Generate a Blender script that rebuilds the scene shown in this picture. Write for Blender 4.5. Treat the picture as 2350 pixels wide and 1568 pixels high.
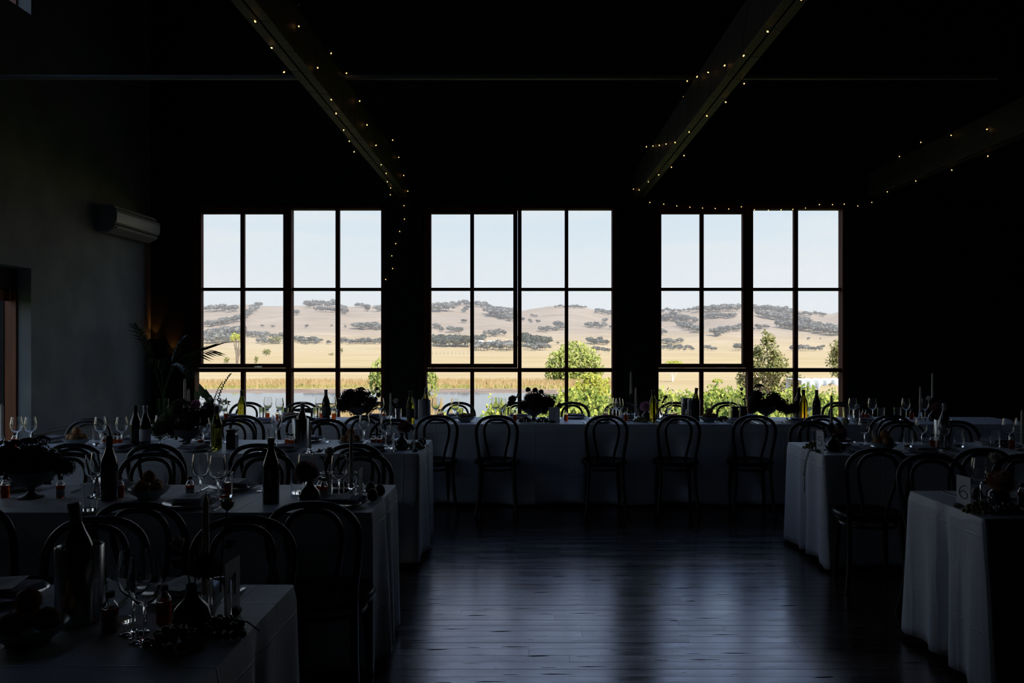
import bpy, math, random
from math import sin, cos, pi, radians, sqrt, exp
from mathutils import Vector, Matrix, noise

for o in list(bpy.data.objects): bpy.data.objects.remove(o)
SC = bpy.context.scene
COL = SC.collection
R = random.Random(7)

# ------------------------------------------------------------------ camera, sky, sun, exposure
F, CX, CY, H = 1900.0, 1200.0, 790.0, 1.5      # focal length and vanishing point in photo pixels, eye height
cam = bpy.data.cameras.new('camera'); co = bpy.data.objects.new('camera', cam); COL.objects.link(co)
cam.sensor_width = 36; cam.lens = F / 2350 * 36
cam.shift_x = -(CX - 1175) / 2350; cam.shift_y = (CY - 784) / 2350
co.location = (0, 0, H); co.rotation_euler = (pi / 2, 0, 0)
cam.clip_start = 0.05; cam.clip_end = 4000
SC.camera = co

SC.view_settings.view_transform = 'Standard'; SC.view_settings.look = 'None'
SC.view_settings.gamma = 1; SC.view_settings.use_curve_mapping = False
SC.view_settings.exposure = 0.0
cy = SC.cycles
cy.max_bounces = 10; cy.diffuse_bounces = 4; cy.glossy_bounces = 4; cy.transmission_bounces = 8
cy.transparent_max_bounces = 24; cy.sample_clamp_indirect = 4; cy.caustics_reflective = False
cy.use_denoising = True; cy.volume_bounces = 1

W = bpy.data.worlds.new('sky'); SC.world = W; W.use_nodes = True
nt = W.node_tree; nt.nodes.clear()
def N(t, k, **kw):
    n = t.nodes.new(k)
    for a, b in kw.items():
        if a == 'inp':
            for i, v in b.items(): n.inputs[i].default_value = v
        else: setattr(n, a, b)
    return n
def ramp(t, pts, fac=None):
    n = N(t, 'ShaderNodeValToRGB'); e = n.color_ramp.elements
    while len(e) < len(pts): e.new(0.5)
    for i, (p, c) in enumerate(pts): e[i].position = p; e[i].color = (*c, 1)
    if fac is not None: t.links.new(fac, n.inputs[0])
    return n
tc = N(nt, 'ShaderNodeTexCoord'); sep = N(nt, 'ShaderNodeSeparateXYZ'); nt.links.new(tc.outputs['Generated'], sep.inputs[0])
sky = ramp(nt, [(0, (.80, .87, .90)), (.09, (.78, .86, .91)), (.16, (.67, .80, .92)), (.30, (.38, .66, 1.15)), (.55, (.24, .53, 1.25)), (1, (.17, .42, 1.15))], sep.outputs[2])
mp = N(nt, 'ShaderNodeMapping', inp={3: (1.1, 1.1, 16)}); nt.links.new(tc.outputs['Generated'], mp.inputs[0])
nz = N(nt, 'ShaderNodeTexNoise', inp={'Scale': 2.2, 'Detail': 5, 'Roughness': .5}); nt.links.new(mp.outputs[0], nz.inputs[0])
cl = ramp(nt, [(.40, (0, 0, 0)), (.68, (1, 1, 1))], nz.outputs[0])
mx = N(nt, 'ShaderNodeMixRGB'); mx.inputs[2].default_value = (.86, .885, .90, 1)
ml = N(nt, 'ShaderNodeMath', operation='MULTIPLY'); ml.inputs[1].default_value = .85
nt.links.new(cl.outputs[0], ml.inputs[0]); nt.links.new(ml.outputs[0], mx.inputs[0]); nt.links.new(sky.outputs[0], mx.inputs[1])
bg = N(nt, 'ShaderNodeBackground'); bg.inputs[1].default_value = 1.0
wo = N(nt, 'ShaderNodeOutputWorld'); nt.links.new(mx.outputs[0], bg.inputs[0]); nt.links.new(bg.outputs[0], wo.inputs[0])

sl = bpy.data.lights.new('sun', 'SUN'); sl.energy = 4.6; sl.angle = radians(.6); sl.color = (1, .93, .80)
so = bpy.data.objects.new('sun', sl); COL.objects.link(so)
so.rotation_euler = Vector((-.42, .62, -.78)).to_track_quat('-Z', 'Y').to_euler()

# ------------------------------------------------------------------ materials
MATS = {}
def mat(name, col=(.5, .5, .5), rough=.6, metal=0, trans=0, ior=1.45, spec=.5, emis=None, estr=0, build=None, coat=0):
    if name in MATS: return MATS[name]
    m = bpy.data.materials.new(name); m.use_nodes = True; t = m.node_tree
    b = t.nodes['Principled BSDF']
    b.inputs['Base Color'].default_value = (*col, 1); b.inputs['Roughness'].default_value = rough
    b.inputs['Metallic'].default_value = metal; b.inputs['Transmission Weight'].default_value = trans
    b.inputs['IOR'].default_value = ior; b.inputs['Specular IOR Level'].default_value = spec
    b.inputs['Coat Weight'].default_value = coat
    if emis: b.inputs['Emission Color'].default_value = (*emis, 1); b.inputs['Emission Strength'].default_value = estr
    if build: build(t, b)
    MATS[name] = m
    return m
def noisecol(c1, c2, scale=5, stretch=(1, 1, 1), detail=4, lo=.35, hi=.65, bump=0, bscale=None, coord='Object', island=0):
    def f(t, b):
        tc = N(t, 'ShaderNodeTexCoord'); m = N(t, 'ShaderNodeMapping', inp={3: stretch}); t.links.new(tc.outputs[coord], m.inputs[0])
        n = N(t, 'ShaderNodeTexNoise', inp={'Scale': scale, 'Detail': detail}); t.links.new(m.outputs[0], n.inputs[0])
        fac = n.outputs[0]
        if island:
            g = N(t, 'ShaderNodeNewGeometry'); a = N(t, 'ShaderNodeMath', operation='MULTIPLY_ADD'); a.inputs[1].default_value = island
            t.links.new(g.outputs['Random Per Island'], a.inputs[0]); t.links.new(fac, a.inputs[2]); s = N(t, 'ShaderNodeMath', operation='SUBTRACT')
            s.inputs[1].default_value = island / 2; t.links.new(a.outputs[0], s.inputs[0]); fac = s.outputs[0]
        r = ramp(t, [(lo, c1), (hi, c2)], fac); t.links.new(r.outputs[0], b.inputs['Base Color'])
        if bump:
            n2 = N(t, 'ShaderNodeTexNoise', inp={'Scale': bscale or scale * 4, 'Detail': 5}); t.links.new(m.outputs[0], n2.inputs[0])
            bp = N(t, 'ShaderNodeBump', inp={'Strength': bump, 'Distance': .01}); t.links.new(n2.outputs[0], bp.inputs['Height']); t.links.new(bp.outputs[0], b.inputs['Normal'])
    return f
def floorwood(t, b):
    b.inputs['Specular Tint'].default_value = (1, .92, .98, 1)
    tc = N(t, 'ShaderNodeTexCoord'); oi = N(t, 'ShaderNodeObjectInfo')
    m = N(t, 'ShaderNodeMapping', inp={3: (1.1, 26, 1)}); t.links.new(tc.outputs['Object'], m.inputs[0])
    n = N(t, 'ShaderNodeTexNoise', inp={'Scale': 1.6, 'Detail': 7, 'Roughness': .65}); t.links.new(m.outputs[0], n.inputs[0])
    ad = N(t, 'ShaderNodeMath', operation='MULTIPLY_ADD'); ad.inputs[1].default_value = .22
    t.links.new(oi.outputs['Random'], ad.inputs[0]); t.links.new(n.outputs[0], ad.inputs[2])
    r = ramp(t, [(.35, (.010, .007, .005)), (.62, (.045, .027, .016)), (.85, (.085, .052, .030))], ad.outputs[0]); t.links.new(r.outputs[0], b.inputs['Base Color'])
    # worn patches change the gloss
    m2 = N(t, 'ShaderNodeMapping', inp={3: (.8, 3.2, 1)}); t.links.new(tc.outputs['Object'], m2.inputs[0])
    n2 = N(t, 'ShaderNodeTexNoise', inp={'Scale': 2.0, 'Detail': 8, 'Roughness': .7}); t.links.new(m2.outputs[0], n2.inputs[0])
    a2 = N(t, 'ShaderNodeMath', operation='MULTIPLY_ADD'); a2.inputs[1].default_value = .10
    t.links.new(oi.outputs['Random'], a2.inputs[0]); t.links.new(n2.outputs[0], a2.inputs[2])
    rr = N(t, 'ShaderNodeMapRange', inp={'From Min': .3, 'From Max': .8, 'To Min': .14, 'To Max': .30}); t.links.new(a2.outputs[0], rr.inputs[0]); t.links.new(rr.outputs[0], b.inputs['Roughness'])
    # scratches and dents
    m3 = N(t, 'ShaderNodeMapping', inp={3: (2.2, 30, 1)}); t.links.new(tc.outputs['Object'], m3.inputs[0])
    v = N(t, 'ShaderNodeTexNoise', inp={'Scale': 1.3, 'Detail': 3, 'Distortion': .8}); t.links.new(m3.outputs[0], v.inputs[0])
    sc = ramp(t, [(.325, (0, 0, 0)), (.345, (1, 1, 1))], v.outputs[0])
    mm = N(t, 'ShaderNodeMath', operation='MULTIPLY_ADD'); mm.inputs[1].default_value = .35; t.links.new(n.outputs[0], mm.inputs[0]); t.links.new(sc.outputs[0], mm.inputs[2])
    bp = N(t, 'ShaderNodeBump', inp={'Strength': .16, 'Distance': .003}); t.links.new(mm.outputs[0], bp.inputs['Height']); t.links.new(bp.outputs[0], b.inputs['Normal'])
    sp = N(t, 'ShaderNodeMath', operation='MULTIPLY'); sp.inputs[1].default_value = .85; t.links.new(sc.outputs[0], sp.inputs[0]); t.links.new(sp.outputs[0], b.inputs['Specular IOR Level'])
def linen(t, b):
    tc = N(t, 'ShaderNodeTexCoord'); s = N(t, 'ShaderNodeSeparateXYZ'); t.links.new(tc.outputs['Object'], s.inputs[0])
    nzz = N(t, 'ShaderNodeTexNoise', inp={'Scale': 2.2, 'Detail': 3}); t.links.new(tc.outputs['Object'], nzz.inputs[0])
    hs = []
    for i, (per, off) in enumerate([(.46, .11), (.47, .20), (.40, .31)]):      # pressed fold lines
        a = N(t, 'ShaderNodeMath', operation='MULTIPLY_ADD'); a.inputs[1].default_value = 1 / per; a.inputs[2].default_value = off / per + 20; t.links.new(s.outputs[i], a.inputs[0])
        w = N(t, 'ShaderNodeMath', operation='MULTIPLY_ADD'); w.inputs[1].default_value = .05; t.links.new(nzz.outputs[0], w.inputs[0]); t.links.new(a.outputs[0], w.inputs[2])
        f = N(t, 'ShaderNodeMath', operation='FRACT'); t.links.new(w.outputs[0], f.inputs[0])
        d = N(t, 'ShaderNodeMath', operation='SUBTRACT'); d.inputs[1].default_value = .5; t.links.new(f.outputs[0], d.inputs[0])
        ab = N(t, 'ShaderNodeMath', operation='ABSOLUTE'); t.links.new(d.outputs[0], ab.inputs[0])
        mr = N(t, 'ShaderNodeMapRange', inp={'From Min': 0, 'From Max': .012, 'To Min': 1, 'To Max': 0}); t.links.new(ab.outputs[0], mr.inputs[0]); hs.append(mr.outputs[0])
    s1 = N(t, 'ShaderNodeMath', operation='MAXIMUM'); t.links.new(hs[0], s1.inputs[0]); t.links.new(hs[1], s1.inputs[1])
    s2 = N(t, 'ShaderNodeMath', operation='MAXIMUM'); t.links.new(s1.outputs[0], s2.inputs[0]); t.links.new(hs[2], s2.inputs[1])
    n = N(t, 'ShaderNodeTexNoise', inp={'Scale': 9, 'Detail': 6, 'Roughness': .6}); t.links.new(tc.outputs['Object'], n.inputs[0])
    s3 = N(t, 'ShaderNodeMath', operation='MULTIPLY_ADD'); s3.inputs[1].default_value = 1.6; t.links.new(n.outputs[0], s3.inputs[0]); t.links.new(s2.outputs[0], s3.inputs[2])
    bp = N(t, 'ShaderNodeBump', inp={'Strength': .45, 'Distance': .006}); t.links.new(s3.outputs[0], bp.inputs['Height']); t.links.new(bp.outputs[0], b.inputs['Normal'])
def panes(name, tint=(.96, .98, .97)):
    if name in MATS: return MATS[name]
    m = bpy.data.materials.new(name); m.use_nodes = True; t = m.node_tree; t.nodes.clear()
    tr = N(t, 'ShaderNodeBsdfTransparent'); tr.inputs[0].default_value = (*tint, 1); gl = N(t, 'ShaderNodeBsdfGlossy', inp={1: .0})
    lw = N(t, 'ShaderNodeLayerWeight'); pw = N(t, 'ShaderNodeMath', operation='POWER'); pw.inputs[1].default_value = 5; t.links.new(lw.outputs['Facing'], pw.inputs[0]); fr = N(t, 'ShaderNodeMath', operation='MULTIPLY_ADD'); fr.inputs[1].default_value = .6; fr.inputs[2].default_value = .03; t.links.new(pw.outputs[0], fr.inputs[0]); mi = N(t, 'ShaderNodeMixShader'); o = N(t, 'ShaderNodeOutputMaterial')
    t.links.new(fr.outputs[0], mi.inputs[0]); t.links.new(tr.outputs[0], mi.inputs[1]); t.links.new(gl.outputs[0], mi.inputs[2]); t.links.new(mi.outputs[0], o.inputs[0])
    MATS[name] = m; return m

plaster = mat('black_plaster', rough=.8, spec=.3, build=noisecol((.175, .182, .182), (.225, .232, .228), 3, bump=.35, bscale=14))
blackwall = mat('black_paint', rough=.9, spec=.2, build=noisecol((.014, .015, .015), (.020, .021, .020), 4, bump=.15))
ceilm = mat('ceiling_paint', rough=.85, spec=.2, build=noisecol((.010, .011, .011), (.015, .016, .015), 3))
beamwood = mat('beam_wood', rough=.6, build=noisecol((.035, .032, .022), (.06, .052, .038), 3, (.5, 12, 12), bump=.2))
trimm = mat('trim_paint', rough=.6, build=noisecol((.28, .27, .24), (.34, .33, .30), 3))
winwood = mat('window_timber', rough=.72, spec=.18, build=noisecol((.075, .018, .006), (.13, .036, .012), 3, (6, 6, .7), bump=.15))
doorwood = mat('door_timber', rough=.45, build=noisecol((.13, .028, .005), (.22, .05, .008), 3, (9, 9, .6), bump=.2))
fwood = mat('floor_wood', rough=.35, ior=2.1, build=floorwood)
subfloor = mat('subfloor', (.01, .008, .006), .9)
chairm = mat('chair_wood', rough=.32, spec=.5, build=noisecol((.010, .0075, .0065), (.022, .014, .010), 6, (1, 1, 3)))
clothm = mat('tablecloth_linen', (.79, .81, .87), .50, spec=.6, build=linen)
napm = mat('napkin_linen', rough=.95, spec=.1, build=noisecol((.30, .29, .36), (.38, .37, .45), 30, bump=.5))
cardm = mat('white_card', rough=.8, spec=.2, build=noisecol((.74, .74, .75), (.80, .80, .80), 12))
ink = mat('black_ink', (.012, .012, .016), .6)
china = mat('china', (.62, .62, .60), .18)
chinag = mat('green_stoneware', rough=.35, build=noisecol((.20, .24, .23), (.30, .34, .32), 20))
glass = mat('clear_glass', (1, 1, 1), 0, trans=1, ior=1.45)
greenglass = mat('green_bottle_glass', (.34, .31, .03), .02, trans=1, ior=1.33)
amberglass = mat('amber_bottle_glass', (.62, .36, .04), .02, trans=1, ior=1.33)
roseglass = mat('rose_wine_glass', (.85, .50, .26), .02, trans=1, ior=1.33)
darkglass = mat('dark_bottle_glass', (.006, .008, .005), .06, spec=.8)
olivegl = mat('olive_bottle_glass', (.012, .014, .004), .07, spec=.7)
foil = mat('bottle_foil', (.22, .22, .25), .35, metal=.6)
foilb = mat('black_foil', (.010, .009, .009), .35)
foilw = mat('pale_foil', (.45, .45, .52), .4, metal=.3)
labelw = mat('paper_label', rough=.7, build=noisecol((.42, .40, .44), (.50, .48, .50), 40))
labeld = mat('dark_label', rough=.7, build=noisecol((.07, .065, .075), (.10, .09, .10), 40))
liq = mat('orange_syrup', (.62, .10, .015), .08, trans=.55, ior=1.2)
capm = mat('bottle_cap', (.03, .03, .03), .3)
steel = mat('steel', (.40, .42, .44), .26, metal=1)
silver = mat('cutlery_steel', (.70, .71, .73), .16, metal=1)
coolerg = mat('grey_cooler', rough=.45, metal=.2, build=noisecol((.20, .21, .22), (.25, .26, .27), 10))
cooler_d = mat('dark_cooler', rough=.3, metal=.5, build=noisecol((.05, .055, .065), (.07, .075, .085), 10))
iron = mat('black_iron', (.012, .012, .013), .4)
blackjar = mat('black_enamel', (.008, .008, .010), .3)
wax = mat('candle_wax', rough=.45, build=noisecol((.66, .60, .48), (.72, .66, .54), 12))
wick = mat('candle_wick', (.05, .04, .03), .9)
vasem = mat('dark_vase', (.02, .022, .03), .12, spec=.7)
bowlm = mat('pewter_bowl', rough=.4, build=noisecol((.05, .055, .06), (.08, .085, .09), 9))
leafm = mat('leaf_green', rough=.55, build=noisecol((.012, .035, .010), (.05, .10, .02), 14, island=.5))
mossm = mat('hydrangea_green', rough=.8, build=noisecol((.05, .07, .02), (.12, .15, .05), 12, island=.6))
maroon = mat('bloom_maroon', rough=.8, build=noisecol((.012, .003, .005), (.04, .008, .012), 12, island=.6))
dark_bloom = mat('bloom_plum', rough=.85, build=noisecol((.010, .006, .008), (.028, .016, .018), 12, island=.6))
pinkm = mat('bloom_pink', rough=.75, build=noisecol((.66, .30, .44), (.82, .50, .62), 12, island=.6))
redm = mat('bloom_dusky_red', rough=.75, build=noisecol((.30, .09, .10), (.46, .18, .17), 12, island=.6))
peachm = mat('bloom_peach', rough=.75, build=noisecol((.55, .28, .18), (.72, .44, .31), 12, island=.6))
creamm = mat('bloom_cream', rough=.7, build=noisecol((.74, .72, .58), (.84, .82, .70), 12, island=.5))
stemm = mat('stem_green', (.03, .06, .015), .6)
peach = mat('peach_skin', rough=.7, build=noisecol((.42, .17, .06), (.52, .30, .12), 9, lo=.3, hi=.7))
bunm = mat('bread_crust', rough=.8, build=noisecol((.30, .17, .08), (.42, .28, .15), 9))
figm = mat('fig_skin', rough=.5, build=noisecol((.015, .010, .016), (.04, .022, .03), 9))
grapeg = mat('green_grape', rough=.3, build=noisecol((.16, .18, .03), (.26, .26, .06), 9))
graped = mat('black_grape', rough=.3, build=noisecol((.02, .022, .012), (.05, .05, .02), 9))
stonem = mat('river_stone', rough=.7, build=noisecol((.03, .032, .022), (.06, .06, .045), 9))
acm = mat('ac_plastic', rough=.45, build=noisecol((.27, .28, .27), (.31, .32, .31), 3))
slotm = mat('black_slot', (.008, .008, .008), .7)
potm = mat('plant_pot', rough=.8, build=noisecol((.03, .028, .026), (.05, .046, .042), 6))
palmm = mat('palm_leaf', rough=.5, build=noisecol((.02, .05, .012), (.06, .13, .025), 9, island=.4))
wire = mat('fairy_wire', (.03, .04, .03), .5)
bulbm = mat('fairy_bulb', (1, .7, .3), .4, emis=(1.0, .50, .13), estr=5)
ledm = mat('uplight_lens', (1, .7, .4), .4, emis=(1.0, .42, .10), estr=10)
ribbonm = mat('black_ribbon', (.012, .012, .018), .6)
treewood = mat('trestle_wood', rough=.7, build=noisecol((.20, .13, .07), (.28, .19, .11), 4, (1, 10, 10)))

# outdoors
def ground(t, b):
    tc = N(t, 'ShaderNodeTexCoord'); s = N(t, 'ShaderNodeSeparateXYZ'); t.links.new(tc.outputs['Object'], s.inputs[0])
    n = N(t, 'ShaderNodeTexNoise', inp={'Scale': .02, 'Detail': 8, 'Roughness': .62}); t.links.new(tc.outputs['Object'], n.inputs[0])
    m = N(t, 'ShaderNodeMapping', inp={3: (.35, 2.4, 1)}); t.links.new(tc.outputs['Object'], m.inputs[0])
    n2 = N(t, 'ShaderNodeTexNoise', inp={'Scale': .05, 'Detail': 8, 'Roughness': .6}); t.links.new(m.outputs[0], n2.inputs[0])
    ad = N(t, 'ShaderNodeMath', operation='ADD'); t.links.new(n.outputs[0], ad.inputs[0]); t.links.new(n2.outputs[0], ad.inputs[1])
    h = N(t, 'ShaderNodeMath', operation='MULTIPLY'); h.inputs[1].default_value = .5; t.links.new(ad.outputs[0], h.inputs[0])
    plain = ramp(t, [(.36, (.56, .39, .185)), (.50, (.66, .485, .245)), (.64, (.71, .54, .30))], h.outputs[0])     # cut stubble
    hazed_hill = ramp(t, [(.38, (.37, .280, .195)), (.50, (.45, .345, .245)), (.62, (.52, .41, .295))], h.outputs[0])      # hill grass, greyed in its colour for distance haze
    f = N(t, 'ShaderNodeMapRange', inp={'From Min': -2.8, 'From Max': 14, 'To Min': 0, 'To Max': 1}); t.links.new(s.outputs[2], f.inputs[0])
    mi = N(t, 'ShaderNodeMixRGB'); t.links.new(f.outputs[0], mi.inputs[0]); t.links.new(plain.outputs[0], mi.inputs[1]); t.links.new(hazed_hill.outputs[0], mi.inputs[2])
    # unseen grass and vine floor: house shade put into colour, less warm bounce
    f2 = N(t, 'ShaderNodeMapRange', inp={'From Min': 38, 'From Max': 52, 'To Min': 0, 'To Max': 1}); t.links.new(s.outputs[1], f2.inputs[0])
    shade_dark_near = ramp(t, [(.4, (.045, .065, .02)), (.6, (.09, .11, .035))], n2.outputs[0])
    m4 = N(t, 'ShaderNodeMixRGB'); t.links.new(f2.outputs[0], m4.inputs[0]); t.links.new(shade_dark_near.outputs[0], m4.inputs[1]); t.links.new(mi.outputs[0], m4.inputs[2])
    t.links.new(m4.outputs[0], b.inputs['Base Color'])
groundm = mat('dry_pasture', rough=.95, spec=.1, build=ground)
watern = mat('pond_water', (.10, .12, .12), .03, spec=1.0, ior=2.6, build=lambda t, b: None)
mudm = mat('pond_mud', rough=.9, build=noisecol((.30, .20, .13), (.42, .30, .20), .5))
reedm = mat('dry_reeds', rough=.9, build=noisecol((.46, .31, .12), (.66, .48, .24), .6, island=.5))
reedg = mat('green_reeds', rough=.9, build=noisecol((.30, .30, .08), (.50, .42, .16), .6, island=.5))
vinem = mat('vine_leaf', rough=.85, spec=.12, build=noisecol((.17, .24, .04), (.60, .60, .13), .9, island=.9, lo=.25, hi=.8))
willowm = mat('willow_leaf', rough=.85, spec=.12, build=noisecol((.30, .36, .08), (.58, .60, .19), .6, island=.8, lo=.3, hi=.75))
yellowm = mat('yellow_green_leaf', rough=.85, spec=.12, build=noisecol((.40, .42, .06), (.68, .66, .15), .6, island=.8, lo=.3, hi=.75))
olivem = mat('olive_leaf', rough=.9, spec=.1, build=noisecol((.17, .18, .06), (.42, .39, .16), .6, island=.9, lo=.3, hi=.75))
bark = mat('tree_bark', rough=.9, build=noisecol((.20, .16, .12), (.34, .29, .23), 2))
farleaf = mat('eucalypt_leaf', rough=.9, spec=.1, build=noisecol((.12, .122, .115), (.28, .275, .25), .2, island=.9, coord='Object'))
farleafd = mat('dark_pine_leaf', rough=.9, spec=.1, build=noisecol((.085, .100, .080), (.14, .155, .12), .2, island=.5))
sheetm = mat('white_fabric', (.80, .81, .83), .9, spec=.1)
roofm = mat('pale_roof', (.78, .78, .76), .7)

# ------------------------------------------------------------------ mesh helper
class M:
    def __init__(s): s.v = []; s.f = []
    def add(s, v, f):
        o = len(s.v); s.v += [tuple(p) for p in v]; s.f += [tuple(i + o for i in q) for q in f]
    def box(s, x0, x1, y0, y1, z0, z1):
        s.add([(x0, y0, z0), (x1, y0, z0), (x1, y1, z0), (x0, y1, z0), (x0, y0, z1), (x1, y0, z1), (x1, y1, z1), (x0, y1, z1)],
              [(0, 3, 2, 1), (4, 5, 6, 7), (0, 1, 5, 4), (1, 2, 6, 5), (2, 3, 7, 6), (3, 0, 4, 7)])
        return s
    def bbox(s, x0, x1, y0, y1, z0, z1, b=.004):      # chamfered box
        vs = []; idx = {}
        for i, x in enumerate((x0, x1)):
            for j, y in enumerate((y0, y1)):
                for k, z in enumerate((z0, z1)):
                    sx, sy, sz = (1 if i == 0 else -1), (1 if j == 0 else -1), (1 if k == 0 else -1)
                    for a, p in enumerate([(x, y + sy * b, z + sz * b), (x + sx * b, y, z + sz * b), (x + sx * b, y + sy * b, z)]):
                        idx[i, j, k, a] = len(vs); vs.append(p)
        g = lambda *q: idx[q]
        fs = []
        for i in (0, 1): fs.append([g(i, 0, 0, 0), g(i, 1, 0, 0), g(i, 1, 1, 0), g(i, 0, 1, 0)][::(-1 if i == 0 else 1)])
        for j in (0, 1): fs.append([g(0, j, 0, 1), g(1, j, 0, 1), g(1, j, 1, 1), g(0, j, 1, 1)][::(1 if j == 0 else -1)])
        for k in (0, 1): fs.append([g(0, 0, k, 2), g(1, 0, k, 2), g(1, 1, k, 2), g(0, 1, k, 2)][::(-1 if k == 0 else 1)])
        for i in (0, 1):
            for j in (0, 1): fs.append([g(i, j, 0, 0), g(i, j, 0, 1), g(i, j, 1, 1), g(i, j, 1, 0)])
            for k in (0, 1): fs.append([g(i, 0, k, 0), g(i, 0, k, 2), g(i, 1, k, 2), g(i, 1, k, 0)])
        for j in (0, 1):
            for k in (0, 1): fs.append([g(0, j, k, 1), g(0, j, k, 2), g(1, j, k, 2), g(1, j, k, 1)])
        for i in (0, 1):
            for j in (0, 1):
                for k in (0, 1): fs.append([g(i, j, k, 0), g(i, j, k, 1), g(i, j, k, 2)])
        s.add(vs, fs); return s
    def lathe(s, prof, n=20, c=(0, 0, 0)):
        v = []; f = []; ring = []
        for r, z in prof:
            if r < 1e-6: ring.append([len(v)]); v.append((c[0], c[1], c[2] + z))
            else: ring.append(list(range(len(v), len(v) + n))); v += [(c[0] + r * cos(2 * pi * i / n), c[1] + r * sin(2 * pi * i / n), c[2] + z) for i in range(n)]
        for a, b in zip(ring, ring[1:]):
            for i in range(n):
                j = (i + 1) % n
                if len(a) == 1 and len(b) == 1: continue
                if len(a) == 1: f.append((a[0], b[j], b[i]))
                elif len(b) == 1: f.append((a[i], a[j], b[0]))
                else: f.append((a[i], a[j], b[j], b[i]))
        s.add(v, f); return s
    def tube(s, pts, rad, n=8, closed=False, flat=1.0):
        pts = [Vector(p) for p in pts]; k = len(pts)
        rads = rad if isinstance(rad, (list, tuple)) else [rad] * k
        up = None; v = []; f = []
        for i, p in enumerate(pts):
            if closed: d = pts[(i + 1) % k] - pts[i - 1]
            else: d = pts[min(i + 1, k - 1)] - pts[max(i - 1, 0)]
            d.normalize()
            if up is None: up = d.orthogonal().normalized() if abs(d.z) > .9 else (Vector((0, 0, 1)) - d * d.z).normalized()
            else: up = (up - d * up.dot(d)).normalized()
            sd = d.cross(up)
            for q in range(n):
                a = 2 * pi * q / n; v.append(p + (sd * cos(a) + up * sin(a) * flat) * rads[i])
        m = k if closed else k - 1
        for i in range(m):
            for q in range(n):
                a = i * n; b = ((i + 1) % k) * n; f.append((a + q, a + (q + 1) % n, b + (q + 1) % n, b + q))
        if not closed: f.append(tuple(range(n))[::-1]); f.append(tuple((k - 1) * n + q for q in range(n)))
        s.add(v, f); return s
    def ball(s, c, r, n=10, m=7, sq=(1, 1, 1), jit=0, rnd=R):
        v = [(c[0], c[1], c[2] - r * sq[2])]; f = []
        for i in range(1, m):
            t = pi * i / m
            for j in range(n):
                a = 2 * pi * j / n; k = r * (1 + (rnd.random() - .5) * jit)
                v.append((c[0] + k * sq[0] * sin(t) * cos(a), c[1] + k * sq[1] * sin(t) * sin(a), c[2] - k * sq[2] * cos(t)))
        v.append((c[0], c[1], c[2] + r * sq[2])); T = len(v) - 1
        for j in range(n): f.append((0, 1 + (j + 1) % n, 1 + j)); f.append((T, 1 + (m - 2) * n + j, 1 + (m - 2) * n + (j + 1) % n))
        for i in range(m - 2):
            for j in range(n):
                a = 1 + i * n; b = a + n; f.append((a + j, a + (j + 1) % n, b + (j + 1) % n, b + j))
        s.add(v, f); return s
    def leaf(s, base, d, nrm, L, w, bend=.15):
        d = Vector(d).normalized(); nrm = Vector(nrm); sd = d.cross(nrm)
        if sd.length < 1e-4: sd = d.orthogonal()
        sd.normalize(); nn = sd.cross(d).normalized(); b = Vector(base)
        s.add([b, b + d * L * .45 + sd * w / 2 + nn * bend * L * .3, b + d * L - nn * bend * L, b + d * L * .45 - sd * w / 2 + nn * bend * L * .3, b + d * L * .5 - nn * 0.02 * L],
              [(0, 1, 4), (1, 2, 4), (2, 3, 4), (3, 0, 4)])
    def quad(s, c, a, b):
        c = Vector(c); a = Vector(a); b = Vector(b); s.add([c - a - b, c + a - b, c + a + b, c - a + b], [(0, 1, 2, 3)])
    def mesh(s, name, m, smooth=True):
        me = bpy.data.meshes.new(name); me.from_pydata([tuple(p) for p in s.v], [], s.f)
        me.materials.append(m)
        if smooth: me.polygons.foreach_set('use_smooth', [True] * len(me.polygons)); me.update(); me.set_sharp_from_angle(angle=radians(42))
        me.update(); return me
    def obj(s, name, m, parent=None, smooth=True, kind=None, label=None):
        return link(name, s.mesh(name, m, smooth), parent, kind, label)
def link(name, me, parent=None, kind=None, label=None, loc=None, rot=None):
    o = bpy.data.objects.new(name, me); COL.objects.link(o)
    if parent: o.parent = parent
    if kind: o['kind'] = kind
    if label: o['label'] = label
    if loc is not None: o.location = loc
    if rot is not None: o.rotation_euler = rot
    return o
def empty(name, loc=(0, 0, 0), rz=0):
    o = bpy.data.objects.new(name, None); COL.objects.link(o); o.location = loc; o.rotation_euler = (0, 0, rz); o.empty_display_size = .05; return o
def tag(o, label, cat, group=None):
    o['label'] = label; o['category'] = cat
    if group: o['group'] = group
    return o
def sharp(o, ang=35):
    me = o.data
    import bmesh
    bm = bmesh.new(); bm.from_mesh(me)
    for e in bm.edges:
        if len(e.link_faces) == 2 and e.calc_face_angle(0) > radians(ang): e.smooth = False
    bm.to_mesh(me); bm.free(); return o
PROTO = {}
def make(kind, loc, rz=0, var=None):
    """first call builds the thing at the origin, later ones copy it and its parts"""
    key = (kind, var)
    if key not in PROTO:
        r = BUILD[kind](var) if var is not None else BUILD[kind]()
        PROTO[key] = [r, False]
    r, used = PROTO[key]
    if used:
        c = r.copy(); COL.objects.link(c)
        for ch in list(r.children):
            d = ch.copy(); COL.objects.link(d); d.parent = c
            for g in list(ch.children):
                e = g.copy(); COL.objects.link(e); e.parent = d
        r = c
    PROTO[key][1] = True
    r.location = loc; r.rotation_euler = (0, 0, rz)
    return r

# ------------------------------------------------------------------ room shell
YW = 9.70; XL = -4.36; XR = 6.8; ZC = 5.9; YB = -4.0
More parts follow.
